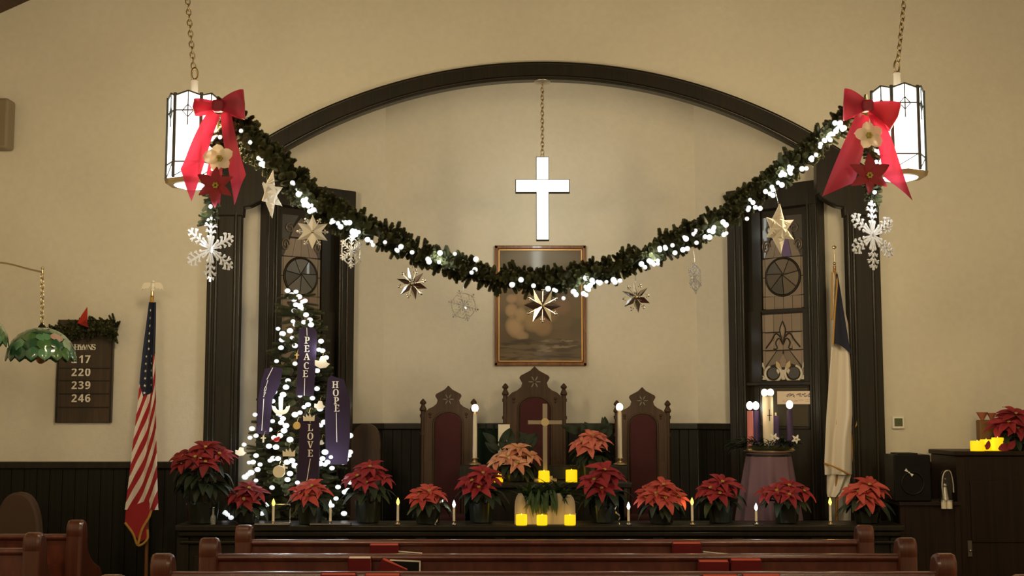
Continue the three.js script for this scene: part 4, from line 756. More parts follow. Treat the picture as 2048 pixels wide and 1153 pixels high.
// ------------------------------------------------------------------ evergreen sprigs
function sprigGeo(len, rad, n, wd, full) {                        // bottle-brush twig along +y
  const pos = [], idx = []; let k = 0;
  const tri = (a, b, c) => { for (const p of [a, b, c]) pos.push(p.x, p.y, p.z); };
  for (let i = 0; i < n; i++) {
    const t = 0.05 + 0.95 * i / n, a = i * 2.4, e = full ? 0.35 + 0.75 * t ** 3 : 0.75 + 0.35 * t, d = V(Math.cos(a) * Math.cos(e * 0.9), Math.sin(e * 0.9) * 0.9, Math.sin(a) * Math.cos(e * 0.9)).normalize(), b = V(0, t * len - rad * 0.5, 0), L = rad * (full ? rr(0.85, 1.05) * (1 - 0.25 * t ** 4) : rr(1.1, 1.6)), tip = b.clone().addScaledVector(d, L), s = V(-Math.sin(a), 0, Math.cos(a)).multiplyScalar(wd), mid = b.clone().addScaledVector(d, L * 0.6);
    tri(b.clone().sub(s), b.clone().add(s), mid.clone().add(s)); tri(b.clone().sub(s), mid.clone().add(s), mid.clone().sub(s)); tri(mid.clone().sub(s), mid.clone().add(s), tip);
  }
  const g = new THREE.BufferGeometry(); g.setAttribute('position', new THREE.Float32BufferAttribute(pos, 3)); g.computeVertexNormals();
  const st = new THREE.CylinderGeometry(0.002, 0.004, len, 5).translate(0, len / 2, 0).toNonIndexed(); st.deleteAttribute('uv');
  return mergeGeometries([g, st]);
}
function sprigs(name, parent, geo, mat, list) {             // list: [position, direction, scale]
  const m = new THREE.InstancedMesh(geo, mat, list.length), c = new THREE.Color();
  list.forEach(([p, d, s], i) => { const q = new THREE.Quaternion().setFromUnitVectors(V(0, 1, 0), d.clone().normalize()).multiply(new THREE.Quaternion().setFromAxisAngle(V(0, 1, 0), rnd() * 6)); m.setMatrixAt(i, new THREE.Matrix4().compose(p, q, V(s, s, s))); const k = rr(0.7, 1.25); m.setColorAt(i, c.setRGB(k, k * rr(0.95, 1.05), k * rr(0.85, 1))); });
  m.name = name; m.userData.kind = 'stuff'; parent.add(m); return m;
}
const needleMat = std({ color: 0x565839, roughness: 0.75 });
const sprigA = sprigGeo(0.078, 0.021, 150, 0.0042, 1), sprigB = sprigGeo(0.15, 0.033, 150, 0.0042, 1);

// ------------------------------------------------------------------ garland between the lanterns
let garCurve;
const GD = 7.7, garPix = [[446, 214], [470, 250], [515, 292], [565, 345], [625, 400], [690, 440], [760, 470], [850, 512], [930, 540], [1000, 556], [1090, 562], [1180, 548], [1260, 524], [1340, 490], [1420, 452], [1480, 410], [1540, 362], [1600, 318], [1650, 276], [1690, 238], [1730, 212]];
{
  const t = thing('garland', 'evergreen garland with white lights swagged between the two lanterns', 'garland', at(1090, 562, GD));
  const o = t.position, cur = new THREE.CatmullRomCurve3(garPix.map(([x, y]) => at(x, y, GD).sub(o)));
  garCurve = new THREE.CatmullRomCurve3(cur.points.map(p => p.clone().add(o)));
  obj('core', new THREE.TubeGeometry(cur, 400, 0.018, 8), M.stem, t);
  for (const [l, k, e] of [[lampL, 1, 0], [lampR, -1, 1]]) { const a = cur.getPoint(e), c = V(l.x + k * 0.164, l.y + 0.5, l.z).sub(o); obj('tie_wire', tube([a, a.clone().lerp(c, 0.5).add(V(0, 0.015, 0.01)), c], 0.004, 14, 6), M.stem, t); obj('tie_loop', new THREE.TorusGeometry(0.014, 0.003, 6, 16).rotateX(Math.PI / 2).translate(c.x, c.y, c.z), M.stem, t); }
  const list = [];
  for (let i = 0; i < 2000; i++) {
    const u = rnd(), p = cur.getPointAt(u), tn = cur.getTangentAt(u), a = rr(0, 6.283), nn = V(-tn.y, tn.x, 0), thick = 1 + (u < 0.24 ? 0.3 : 0);
    const d = nn.multiplyScalar(Math.sin(a)).add(V(0, 0, Math.cos(a))).addScaledVector(tn, rr(-0.8, 0.8)).normalize();
    list.push([p.addScaledVector(d, rr(0.0, 0.025) * thick), d, rr(0.75, 1.15) * thick]);
  }
  for (let i = 0; i < 46; i++) { const u = rr(0.06, 0.95), p = cur.getPointAt(u); list.push([p.clone().add(V(0, 0.03, 0)), V(rr(-0.5, 0.5), 1, rr(-0.3, 0.3)), rr(1.0, 1.35)]); }
  for (let i = 0; i < 40; i++) { const u = rr(0.1, 0.9), p = cur.getPointAt(u); list.push([p.clone().add(V(0, -0.03, 0)), V(rr(-0.6, 0.6), -1, rr(-0.3, 0.3)), rr(0.9, 1.25)]); }
  sprigs('foliage', t, sprigA, needleMat, list);
  const bg = ball(1, 0, 0, 0, 1, 1, 1, 10);
  // light bulbs: clusters along the lower, room-side edge
  const spots = [];
  const cl = [[482, 262, 1], [500, 285, 1], [522, 318, 2], [528, 332, 3], [585, 366, 2], [600, 385, 3], [607, 402, 5], [616, 412, 5], [628, 420, 4], [662, 446, 2], [676, 447, 2], [692, 446, 3], [703, 464, 5], [712, 470, 4], [743, 484, 3], [770, 485, 1], [795, 502, 2], [802, 494, 1], [824, 505, 1], [858, 524, 2], [878, 525, 1], [880, 506, 1], [910, 508, 1], [950, 540, 2], [952, 519, 1], [1024, 570, 2], [1042, 560, 1], [1067, 572, 1], [1096, 578, 1], [1108, 580, 2], [1127, 597, 1], [1152, 590, 2], [1167, 588, 2], [1171, 574, 2], [1180, 572, 2], [1172, 556, 1], [1186, 566, 2], [1200, 566, 2], [1213, 564, 1], [1230, 565, 2], [1240, 562, 1], [1290, 535, 2], [1302, 525, 3], [1316, 522, 2], [1320, 500, 2], [1330, 494, 2], [1345, 491, 1], [1350, 506, 1], [1366, 500, 2], [1372, 478, 2], [1388, 468, 2], [1393, 486, 1], [1410, 474, 2], [1418, 462, 2], [1428, 455, 2], [1448, 470, 2], [1452, 450, 2], [1494, 438, 1], [1496, 420, 2], [1500, 400, 2], [1512, 416, 3], [1540, 388, 3], [1546, 380, 2], [1556, 366, 2], [1564, 345, 3], [1580, 340, 3], [1582, 348, 2], [1604, 338, 2], [1620, 318, 2], [1632, 310, 2], [1640, 294, 2], [1650, 282, 2], [1656, 275, 2], [1662, 268, 2], [1672, 262, 2], [1680, 250, 2], [1688, 256, 2], [1670, 246, 1]];
  for (const [x, y, n] of cl) for (let k = 0; k < n; k++) spots.push([x + (k ? rr(-9, 9) : 0), y + (k ? rr(-7, 7) : 0)]);
  for (const [x, y] of spots) { const b = obj('light_bulb', bg, M.glowLed, t); b.position.copy(at(x, y, GD - 0.085 + rr(-0.015, 0.02)).sub(o)); b.scale.setScalar(rr(0.011, 0.018)); }
  for (const [x, y] of [[607, 402], [710, 467], [880, 515], [1170, 575], [1310, 515], [1430, 460], [1570, 345], [1660, 270]]) lampIn(t, rgb(0.9, 0.96, 1), 0.12, at(x, y, GD - 0.1).sub(o), 1.5);
}
// ------------------------------------------------------------------ bows
function loopGeo(k, e, we, wk, depth) {                      // from the knot k to the loop's end e and back
  const d = e.clone().sub(k), n = V(-d.y, d.x, 0).normalize();
  return grid(26, 6, (u, v) => { const a = u * 2 * Math.PI, out = (1 - Math.cos(a)) / 2, w = wk + (we - wk) * Math.pow(out, 0.8), z = depth * Math.sin(a) * (0.5 + 0.5 * out); return k.clone().addScaledVector(d, out * (1 - 0.10 * Math.abs(v - 0.5))).addScaledVector(n, (v - 0.5) * w).add(V(0, 0, z + 0.008 * Math.sin(v * 6 + u * 9))); });
}
function tailGeo(a, b, wa, wb, cut, wave) {
  const d = b.clone().sub(a), L = d.length(), n = V(-d.y, d.x, 0).normalize();
  return grid(8, 24, (u, v) => { const w = wa + (wb - wa) * Math.pow(v, 0.7), ext = 1 + cut * (u - 0.5) * (v > 0.5 ? (v - 0.5) * 2 : 0); return a.clone().addScaledVector(d, v * ext).addScaledVector(n, (u - 0.5) * w).add(V(0, 0, wave * Math.sin(v * 5) + 0.012 * Math.cos(u * 5 + v * 3))); });
}
function bow(kx, ky, loops, tails, label) {
  const D = 7.52, o = at(kx, ky, D), s = D / F, t = thing('ribbon_bow', label, 'bow', o, 'red bows on the garland ends');
  const P = (x, y, z = 0) => at(x, y, D).sub(o).add(V(0, 0, z));
  for (const [x, y, w, dz] of loops) obj('loop', loopGeo(V(0, 0, 0), P(x, y, dz), w * s, 14 * s, 0.05), M.redRibbon, t);
  for (const [x0, y0, x1, y1, wa, wb, cut, dz] of tails) obj('tail', tailGeo(P(x0, y0, 0.0), P(x1, y1, dz), wa * s, wb * s, cut, 0.02), M.redRibbon, t);
  obj('knot', box(24 * s, 24 * s, 0.07, 0, -12 * s, 0.012, 0.018), M.redRibbon, t);
}
bow(438, 213, [[492, 210, 62, 0.02], [388, 217, 34, 0.03]], [[430, 226, 374, 372, 24, 48, 0.35, 0.05], [452, 226, 480, 380, 20, 34, -0.35, 0.02], [440, 300, 425, 395, 20, 40, 0.3, 0.05]], 'red ribbon bow on the garland end nearer the hymn board');
bow(1733, 213, [[1684, 210, 66, 0.02], [1792, 238, 62, 0.03]], [[1726, 228, 1676, 380, 26, 54, -0.3, 0.04], [1746, 228, 1796, 378, 22, 38, 0.4, 0.03]], 'red ribbon bow on the garland end nearer the organ');
function silkPoinsettia(px, py, D, L, mat, label, n = 6) {
  const t = thing('silk_poinsettia', label, 'flower', at(px, py, D));
  for (let i = 0; i < n; i++) { const a = i / n * 6.283 + 0.5, m = obj('petal', mat === creamPetal ? petalGeo : bractGeos[1], mat, t); orient(m, V(0, 0, 0), V(Math.cos(a), Math.sin(a), 0.3), V(0, 0, 1), L * rr(0.85, 1.1)); }
  obj('flower_center', cyath.clone().scale(1.4, 1.4, 1.4).translate(0, 0, 0.01), budMat, t);
  obj('flower_stem', tube([V(0, 0, 0), V(0, 0.01, -0.05), V(0, 0.03, -0.1)], 0.004, 8, 5), M.stem, t);
}
const petalGeo = grid(6, 8, (u, v) => { const x = (u - 0.5) * 2, w = Math.sqrt(Math.max(0.001, 1 - (2 * Math.min(1, v * 0.98 + 0.02) - 1) ** 2)); return V(x * w * 0.42, v, 0.06 * x * x + 0.1 * Math.sin(v * 3) - 0.15 * v * v); });
const creamPetal = phy({ color: 0xe8d9bd, roughness: 0.7, transmission: 0.2 });
silkPoinsettia(440, 318, 7.44, 0.095, creamPetal, 'cream silk flower in the bow nearer the hymn board', 5);
silkPoinsettia(432, 372, 7.42, 0.125, bractMats.red[0], 'red silk flower at the bottom of the bow nearer the hymn board');
silkPoinsettia(1737, 272, 7.44, 0.095, creamPetal, 'cream silk flower in the bow nearer the organ', 5);
silkPoinsettia(1738, 352, 7.42, 0.125, bractMats.red[0], 'red silk flower at the bottom of the bow nearer the organ');
for (const [x0, y0, x1, y1, l] of [[440, 262, 415, 445, 'short evergreen tail hanging behind the bow nearer the hymn board'], [1738, 262, 1748, 412, 'short evergreen tail hanging behind the bow nearer the organ']]) {
  const D = 7.58, a = at(x0, y0, D), b = at(x1, y1, D), t = thing('evergreen_tail', l, 'greenery', b), list = [];
  for (let i = 0; i < 130; i++) { const u = rnd(); list.push([a.clone().lerp(b, u).sub(b), V(rr(-1, 1), rr(-1, 0.3), rr(-0.7, 0.9)), rr(0.6, 0.95)]); }
  sprigs('foliage', t, sprigA, needleMat, list); obj('core', rod(a.clone().sub(b), V(0, 0, 0), 0.008), M.stem, t);
  const bg = ball(1, 0, 0, 0, 1, 1, 1, 10);
  for (const u of [0.1, 0.45, 0.7, 0.85]) { const m = obj('light_bulb', bg, M.glowLed, t); m.position.copy(a).lerp(b, u).sub(b).add(V(rr(-0.03, 0.03), 0, 0.08)); m.scale.setScalar(0.013); }
  lampIn(t, rgb(0.9, 0.96, 1), 0.14, V(0.02, 0.03, 0.16), 1);
}

// ------------------------------------------------------------------ hanging stars and snowflakes
function onGarland(x) { let best = null; for (let i = 0; i <= 2000; i++) { const q = garCurve.getPoint(i / 2000); if (!best || Math.abs(q.x - x) < Math.abs(best.x - x)) best = q; } return best; }
function hangOn(t, R, px, py) {
  const g = px < 446 ? at(430, 340, 7.58) : px > 1730 ? at(1743, 330, 7.58) : onGarland(t.position.x);
  g.sub(t.position); obj('thread', rod(V(0, R * 0.95, 0), g, 0.0013, 5), M.silver, t);
  obj('hook', new THREE.TorusGeometry(0.018, 0.0015, 5, 24).rotateY(1.2).translate(g.x, g.y, g.z), M.silver, t);
}
function snowflake(px, py, hpx, turn, label, mat, D = 7.55, style = 0, spin = 0, rise = 0.06) {
  const s = D / F, R = hpx * s / 2, t = thing('snowflake_ornament', label, 'ornament', at(px, py, D)), body = sub('flake', t); body.rotation.set(0, turn, spin);
  const armG = []; const B = (a, b, w) => armG.push(bar(V(...a, 0), V(...b, 0), w, 0.008));
  if (style === 0) { B([0, R * 0.14], [0, R * 0.97], R * 0.065); for (const [y, l] of [[0.46, 0.16], [0.62, 0.2], [0.80, 0.13]]) for (const k of [-1, 1]) { B([0, R * y], [k * R * l, R * (y + l * 0.75)], R * 0.05); if (l > 0.1) B([k * R * l * 0.6, R * (y + l * 0.45)], [k * R * l * 1.15, R * (y + l * 0.35)], R * 0.035); } }
  else { B([0, 0], [0, R * 0.95], R * 0.05); for (const [y, l] of [[0.35, 0.2], [0.55, 0.24], [0.75, 0.16]]) for (const k of [-1, 1]) B([0, R * y], [k * R * l, R * (y + l * 0.8)], R * 0.045); B([-R * 0.48, R * 0.6], [0, R * 0.82], R * 0.03); B([R * 0.48, R * 0.6], [0, R * 0.82], R * 0.03); armG.push(ball(R * 0.06, 0, R * 0.94, 0, 1, 1, 0.5, 8)); }
  const g = mergeGeometries(armG.map(x => x.index ? x.toNonIndexed() : x));
  for (let i = 0; i < 6; i++) { const m = obj('arm', g, mat, body); m.rotation.z = i * Math.PI / 3; }
  const hub = [], HR = style ? 0.3 : 0.38; for (let i = 0; i < 12; i++) { const a = i * Math.PI / 6 + (style ? 0 : Math.PI / 12); hub.push(bar(V(0, 0, 0), V(R * HR * Math.sin(a), R * HR * Math.cos(a), 0), R * 0.045, 0.009)); hub.push(ball(R * 0.055, R * HR * Math.sin(a), R * HR * Math.cos(a), 0, 1, 1, 0.4, 8)); }
  obj('hub', hub, mat, body);
  hangOn(t, R, px, py);
  return t;
}
function starOrnament(px, py, hpx, turn, label, mat, style, D = 7.55, spin = 0, rise = 0.06) {
  const s = D / F, R = hpx * s / 2, t = thing('star_ornament', label, 'ornament', at(px, py, D)), body = sub('star', t); body.rotation.set(0, turn, spin);
  // one folded point: ridge in the middle, edges lower
  const pt = (L, w, th) => { const g = new THREE.BufferGeometry(), A = [0, 0, th], Bq = [0, L, 0], C = [w, L * 0.45, 0], Dq = [-w, L * 0.45, 0], E = [0, 0, -th]; const f = [A, C, Bq, A, Bq, Dq, E, Bq, C, E, Dq, Bq]; g.setAttribute('position', new THREE.Float32BufferAttribute(f.flat(), 3)); g.computeVertexNormals(); return g; };
  const narrow = Math.tan(Math.PI / 6) * 0.45;
  if (style === 'paper') {
    const shape = new THREE.Shape([V2(0, 0), V2(R * 0.3, R * 0.4), V2(0, R), V2(-R * 0.3, R * 0.4)]);
    for (const [x, y, r] of [[0, 0.32, 0.035], [0.09, 0.42, 0.03], [-0.09, 0.42, 0.03], [0, 0.52, 0.035], [0.08, 0.56, 0.022], [-0.08, 0.56, 0.022], [0, 0.66, 0.03], [0, 0.78, 0.022], [0.16, 0.40, 0.02], [-0.16, 0.40, 0.02]]) { const h = new THREE.Path(); h.absarc(x * R, y * R, r * R, 0, 6.283, true); shape.holes.push(h); }
    const g = new THREE.ExtrudeGeometry(shape, { depth: 0.004, bevelEnabled: false, curveSegments: 5 }); const p = g.attributes.position; for (let i = 0; i < p.count; i++) p.setZ(i, p.getZ(i) + 0.03 - Math.abs(p.getX(i)) * 0.6 - 0.02 * Math.hypot(p.getX(i), p.getY(i)) / R); g.computeVertexNormals();
    for (let i = 0; i < 6; i++) { const m = obj('point', g, mat, body); m.rotation.z = i * Math.PI / 3; const k = i % 3 ? 0.8 : 1; m.scale.set(k, k, 1); }
    obj('backing', slab(Array.from({ length: 12 }, (_, i) => { const a = i * Math.PI / 6, r = i % 2 ? R * 0.42 : R * ((i / 2) % 3 ? 0.72 : 0.9); return [r * Math.sin(a), r * Math.cos(a)]; }), 0.003, 0, -0.002), mat, body);
  } else {
    const g = pt(R, R * narrow * 0.9, R * 0.10), g2 = [bar(V(0, 0, 0), V(0, R * 0.8, 0), R * 0.04, 0.006), ball(R * 0.075, 0, R * 0.84, 0, 1, 1, 0.6, 10), ball(R * 0.05, R * 0.09, R * 0.72, 0, 1, 1, 0.6, 8), ball(R * 0.05, -R * 0.09, R * 0.72, 0, 1, 1, 0.6, 8)];
    const rg = mergeGeometries(g2.map(x => x.toNonIndexed()));
    for (let i = 0; i < 6; i++) { const m = obj('point', g, mat, body); m.rotation.z = i * Math.PI / 3; if (style === 'spin') { m.rotation.order = 'ZYX'; m.rotation.y = 0.75; } const r = obj('ray', rg, mat, body); r.rotation.z = i * Math.PI / 3 + Math.PI / 6; }
    obj('boss', ball(R * 0.1, 0, 0, 0.006, 1, 1, 0.7, 12), M.brass, body);
  }
  hangOn(t, R, px, py);
}
const satin = std({ color: rgb(0.72, 0.66, 0.54), metalness: 0.55, roughness: 0.42 }), mirror = std({ color: rgb(0.8, 0.77, 0.7), metalness: 1, roughness: 0.16 }), paperStar = phy({ color: 0xf3e9d2, roughness: 0.8, transmission: 0.15 });
snowflake(421, 499, 136, 0.92, 'large white snowflake under the bow nearer the hymn board', M.glitter);
snowflake(1745, 471, 146, 0.6, 'large white snowflake under the bow nearer the organ', M.glitter);
starOrnament(542, 389, 98, 1.15, 'white punched paper star turned edgeways beside the bow', paperStar, 'paper');
starOrnament(1558, 458, 102, 0.5, 'white punched paper star in front of a stained glass window', paperStar, 'paper');
starOrnament(625, 464, 70, 0.15, 'satin silver star with rays above the tree', satin, 'flat', 7.6);
snowflake(702, 503, 72, 0.95, 'small silver snowflake turned aside before the dark window casing', satin, 7.6, 1);
starOrnament(824, 568, 66, 0.3, 'mirror-bright spinning star hanging alone before the plaster', mirror, 'spin', 7.6, 0.25);
snowflake(927, 612, 66, 0.35, 'clear glass snowflake beside the framed painting', M.clear, 7.6, 1, 0.3, 0.12);
starOrnament(1085, 612, 76, 0.1, 'silver star with rays hanging before the painting', mirror, 'flat', 7.6, 0.5);
starOrnament(1272, 595, 64, 0.25, 'silver spinning star between painting and clear snowflake', mirror, 'spin', 7.6, 0.15);
snowflake(1390, 556, 66, 1.0, 'clear glass snowflake turned aside before the plain wall', M.clear, 7.6, 1, 0.1, 0.12);

// ------------------------------------------------------------------ the lit tree
const TD = 10.92;
const treeAxis = at(600, 1047, TD);
{
  const t = thing('christmas_tree', 'lit evergreen tree with white lights and purple banners', 'tree', V(treeAxis.x, 0.32, -TD));
  const o = t.position, apex = at(592, 582, TD).sub(o);
  obj('trunk', tube([V(0, 0.02, 0), V(0, apex.y * 0.5, 0), V(apex.x, apex.y - 0.02, 0)], 0.02, 20, 8), std({ color: 0x3a2a1a, roughness: 0.9 }), t);
  obj('stand', lathe([[0, 0], [0.2, 0], [0.2, 0.03], [0.05, 0.08], [0.04, 0.14], [0, 0.14]], 16), M.iron, t);
  const list = [], half = [[575, 14, 14], [640, 44, 40], [700, 58, 52], [760, 66, 62], [820, 96, 78], [880, 122, 104], [950, 124, 110], [1040, 126, 106], [1100, 120, 110]];
  for (let i = 0; i < 760; i++) {
    const y = 578 + Math.pow(rnd(), 0.7) * 500, [l, r] = lerpTable(half, y), a = rr(0, 6.283), ca = Math.cos(a), rad = (ca < 0 ? l : r) * TD / F * rr(0.35, 0.82), p = at(600, y, TD).sub(o); p.x += rad * ca * 0.85; p.z += rad * 0.7 * Math.sin(a);
    list.push([p, V(ca, rr(-0.25, 0.35), Math.sin(a)), rr(0.55, 1.0)]);
  }
  sprigs('foliage', t, sprigB, needleMat, list);
  const br = []; for (let i = 0; i < 70; i++) { const y = 620 + i * 6.2, [l, r] = lerpTable(half, y), a = i * 2.4, ca = Math.cos(a), rad = (ca < 0 ? l : r) * TD / F * 0.75, p = at(600, y, TD).sub(o); p.x *= 0.3; p.z = 0; br.push(rod(p, V(p.x + rad * ca, p.y - 0.05, rad * 0.7 * Math.sin(a)), 0.005, 5)); }
  obj('branches', br, M.stem, t);
  const bulbs = [[575, 582], [583, 590], [592, 584], [598, 594], [588, 600], [605, 604], [580, 596], [600, 612], [610, 602], [592, 610], [588, 622], [602, 618], [612, 630], [620, 640], [608, 645], [622, 650], [590, 650], [586, 643], [556, 658], [565, 668], [580, 662], [584, 676], [564, 680], [562, 696], [590, 692], [642, 683], [645, 702], [638, 700], [652, 716], [634, 742], [553, 723], [590, 728], [634, 778], [625, 797], [600, 792], [576, 762], [572, 775], [548, 784], [566, 790], [545, 803], [616, 810], [608, 815], [640, 818], [590, 830], [600, 826], [648, 845], [642, 852], [636, 850], [558, 830], [566, 838], [562, 846], [545, 843], [572, 852], [568, 862], [510, 830], [540, 860], [504, 858], [512, 872], [500, 876], [488, 890], [560, 872], [548, 876], [538, 893], [580, 880], [552, 895], [546, 918], [512, 912], [506, 925], [520, 930], [498, 926], [556, 918], [540, 922], [574, 925], [584, 922], [590, 932], [600, 938], [580, 948], [496, 950], [490, 955], [502, 946], [512, 962], [515, 940], [575, 960], [595, 966], [544, 976], [700, 872], [686, 890], [668, 898], [650, 905], [645, 918], [640, 928], [662, 915], [655, 925], [672, 905], [698, 912], [692, 920], [686, 926], [664, 937], [650, 930], [700, 905], [676, 975], [696, 982], [700, 966], [690, 985], [672, 998], [664, 1012], [688, 1028], [455, 1030], [462, 1036], [450, 1026], [524, 1028], [534, 1010]];
  const bg = ball(1, 0, 0, 0, 1, 0.8, 0.9, 10);
  for (const [x, y] of bulbs) { const [l, r] = lerpTable(half, y), k = (x - 600) / (x < 600 ? l : r), dz = Math.sqrt(Math.max(0.04, 1 - k * k * 0.9)) * (l + r) / 2 * TD / F * 0.72; const low = y > 970; const b = obj('light_bulb', bg, M.glowLed, t); b.position.copy(at(x, y, TD - (low ? Math.min(0.33, dz) : dz)).sub(o)); b.scale.setScalar(rr(0.019, 0.03)); }
  for (const [x, y] of [[592, 598], [566, 680], [640, 700], [556, 800], [605, 815], [500, 890], [560, 920], [660, 920], [690, 985], [575, 960]]) lampIn(t, rgb(0.9, 0.96, 1), 0.1, at(x, y, TD - 0.46).sub(o), 1.5);
}
function banner(word, pts, letters, D, label, tilt = 0, ph = 11) {
  const s = D / F, c = pts.reduce((a, p) => [a[0] + p[0] / pts.length, a[1] + p[1] / pts.length], [0, 0]), bot = Math.max(...pts.map(p => p[1]));
  const t = thing('banner', label, 'banner', at(c[0], bot, D), 'purple word banners on the tree'), o = t.position;
  obj('cloth', slab(pts.map(([x, y]) => { const p = at(x, y, D).sub(o); return [p.x, p.y]; }), 0.006, 0.002, 0), M.purple, t);
  letters.forEach(([x, y], i) => {
    const g = new TextGeometry(word[i], { font: FONT, size: ph * s * 1.25, depth: 0.003, curveSegments: 4 }); g.computeBoundingBox(); const b = g.boundingBox; g.translate(-(b.min.x + b.max.x) / 2, -(b.min.y + b.max.y) / 2, 0); g.scale(tilt ? 0.45 : 0.9, 1, 1); g.rotateZ(-tilt);
    const m = obj('letter', g, M.white, t), p = at(x, y, D).sub(o); m.position.set(p.x, p.y, 0.008);
  });
  return (x0, y0, x1, y1) => { const a = at(x0, y0, D).sub(o), b = at(x1, y1, D).sub(o); obj('ribbon_line', bar(V(a.x, a.y, 0.009), V(b.x, b.y, 0.009), 0.0055, 0.003), M.white, t); };
}
{
  let ln = banner('PEACE', [[598, 662], [604, 656], [628, 656], [634, 664], [632, 720], [628, 792], [592, 792], [596, 730]], [[614.5, 681], [614, 698], [614, 714], [613, 732], [611, 748]], 10.5, 'purple banner reading PEACE high on the tree'); ln(614, 656, 614.5, 672); ln(610, 757, 609, 792);
  ln = banner('LOVE', [[600, 838], [610, 832], [638, 834], [640, 870], [638, 962], [592, 962], [598, 900]], [[621, 856], [621, 873], [621, 890], [621, 907]], 10.42, 'purple banner reading LOVE low on the tree'); ln(620, 838, 621, 846); ln(621, 918, 614, 962);
  ln = banner('HOPE', [[656, 758], [662, 752], [688, 760], [700, 800], [700, 880], [694, 930], [652, 930], [650, 830]], [[671, 770], [672, 786], [673, 802], [674, 817]], 10.62, 'purple banner reading HOPE beside the window casing'); ln(673, 826, 674, 885);
  ln = banner('JOY', [[530, 738], [548, 734], [566, 738], [560, 770], [545, 800], [538, 870], [514, 868], [516, 800], [522, 765]], [[534, 768], [531, 779], [529, 790]], 10.6, 'purple banner slanting on the tree side toward the flag', 0.25, 8); ln(546, 736, 534, 760); ln(528, 798, 524, 862);
}
// cream paper symbols hung on the tree
function symbol(kind, px, py, wpx, D, label, mat = M.cream) {
  const s = D / F, t = thing('tree_symbol', label, 'ornament', at(px, py, D), 'cream symbols on the tree'), w = wpx * s / 2; let sh;
  if (kind === 'crown') sh = poly([[-w, -w * 0.6], [w, -w * 0.6], [w * 1.05, w * 0.5], [w * 0.5, 0], [w * 0.15, w * 0.75], [-w * 0.1, w * 0.1], [-w * 0.5, w * 0.65], [-w * 0.55, 0], [-w * 1.05, w * 0.35]]);
  else if (kind === 'cross') sh = poly([[-w * .3, -w * 1.5], [w * .3, -w * 1.5], [w * .3, 0], [w, 0], [w, w * .5], [w * .3, w * .5], [w * .3, w * 1.2], [-w * .3, w * 1.2], [-w * .3, w * .5], [-w, w * .5], [-w, 0], [-w * .3, 0]]);
  else if (kind === 'anchor') { sh = new THREE.Shape(); sh.moveTo(-w, 0); sh.quadraticCurveTo(-w * 0.9, -w, 0, -w); sh.quadraticCurveTo(w * 0.9, -w, w, 0); sh.lineTo(w * 0.6, -w * 0.1); sh.quadraticCurveTo(w * 0.5, -w * 0.5, w * 0.2, -w * 0.5); sh.lineTo(w * 0.25, w); sh.lineTo(-w * 0.25, w); sh.lineTo(-w * 0.2, -w * 0.5); sh.quadraticCurveTo(-w * 0.5, -w * 0.5, -w * 0.6, -w * 0.1); }
  else if (kind === 'dove') sh = poly([[-w, -w * .3], [-w * .3, -w * .7], [w * .5, -w * .6], [w, -w * 0.1], [w * .6, w * .1], [w * .4, w * .8], [-w * .2, w * .9], [-w * .5, w * .3], [-w, w * .4]]);
  else { sh = new THREE.Shape(); sh.absarc(0, 0, w, 0, 6.283); const h = new THREE.Path(); h.absarc(0, 0, w * 0.5, 0, 6.283, true); sh.holes.push(h); }
  obj('figure', slab(sh, 0.008, 0.002, 0), mat, t); obj('hanger', tube([V(0, w * 0.8, 0.004), V(0.004, w * 0.8 + 0.03, -0.02), V(0, w * 0.8 + 0.045, -0.08), V(0, w * 0.8 + 0.03, -0.22)], 0.0015, 10, 4), M.gold, t);
}
symbol('dove', 645, 727, 30, 10.5, 'cream dove shape beside the PEACE banner');
symbol('anchor', 562, 812, 36, 10.5, 'cream anchor shape hanging among lights above the lower branches');
symbol('crown', 618, 836, 22, 10.40, 'cream crown at the top of the LOVE banner');
symbol('crown', 578, 906, 24, 10.42, 'cream crown among lights beside the LOVE banner');
symbol('ring', 594, 852, 15, 10.42, 'gold rimmed ring beside the LOVE banner', M.gold);
symbol('ring', 558, 944, 24, 10.42, 'cream fish-eyed ring low on the tree');
symbol('cross', 568, 938, 14, 10.44, 'cream cross low on the tree near the poinsettias');
symbol('cross', 527, 878, 10, 10.48, 'slim cream cross on the lower branches toward the flag');
symbol('dove', 482, 905, 22, 10.6, 'cream dove at the outermost branch toward the flag');
symbol('dove', 643, 886, 12, 10.5, 'small cream dove between the LOVE and HOPE banners');
symbol('cross', 594, 712, 9, 10.5, 'small gold cross beside the PEACE banner', M.gold);
symbol('dove', 640, 812, 22, 10.52, 'cream dove under the HOPE lettering');
{ const t = thing('cardinal_ornament', 'small red bird among the tree lights', 'ornament', at(553, 880, 10.44)); obj('body', [ball(0.02, 0, 0, 0, 1.3, 0.9, 0.9), ball(0.012, 0.02, 0.014, 0.004)], std({ color: 0xc01c20, roughness: 0.5 }), t); obj('hanger', tube([V(0, 0.015, 0), V(0, 0.06, -0.06), V(0, 0.07, -0.25)], 0.0016, 8, 4), M.gold, t); obj('tail', box(0.03, 0.008, 0.012, -0.034, -0.008, 0), std({ color: 0xa0161a, roughness: 0.5 }), t); obj('beak', new THREE.ConeGeometry(0.004, 0.012, 6).rotateZ(-1.57).translate(0.037, 0.013, 0.005), M.gold, t); }

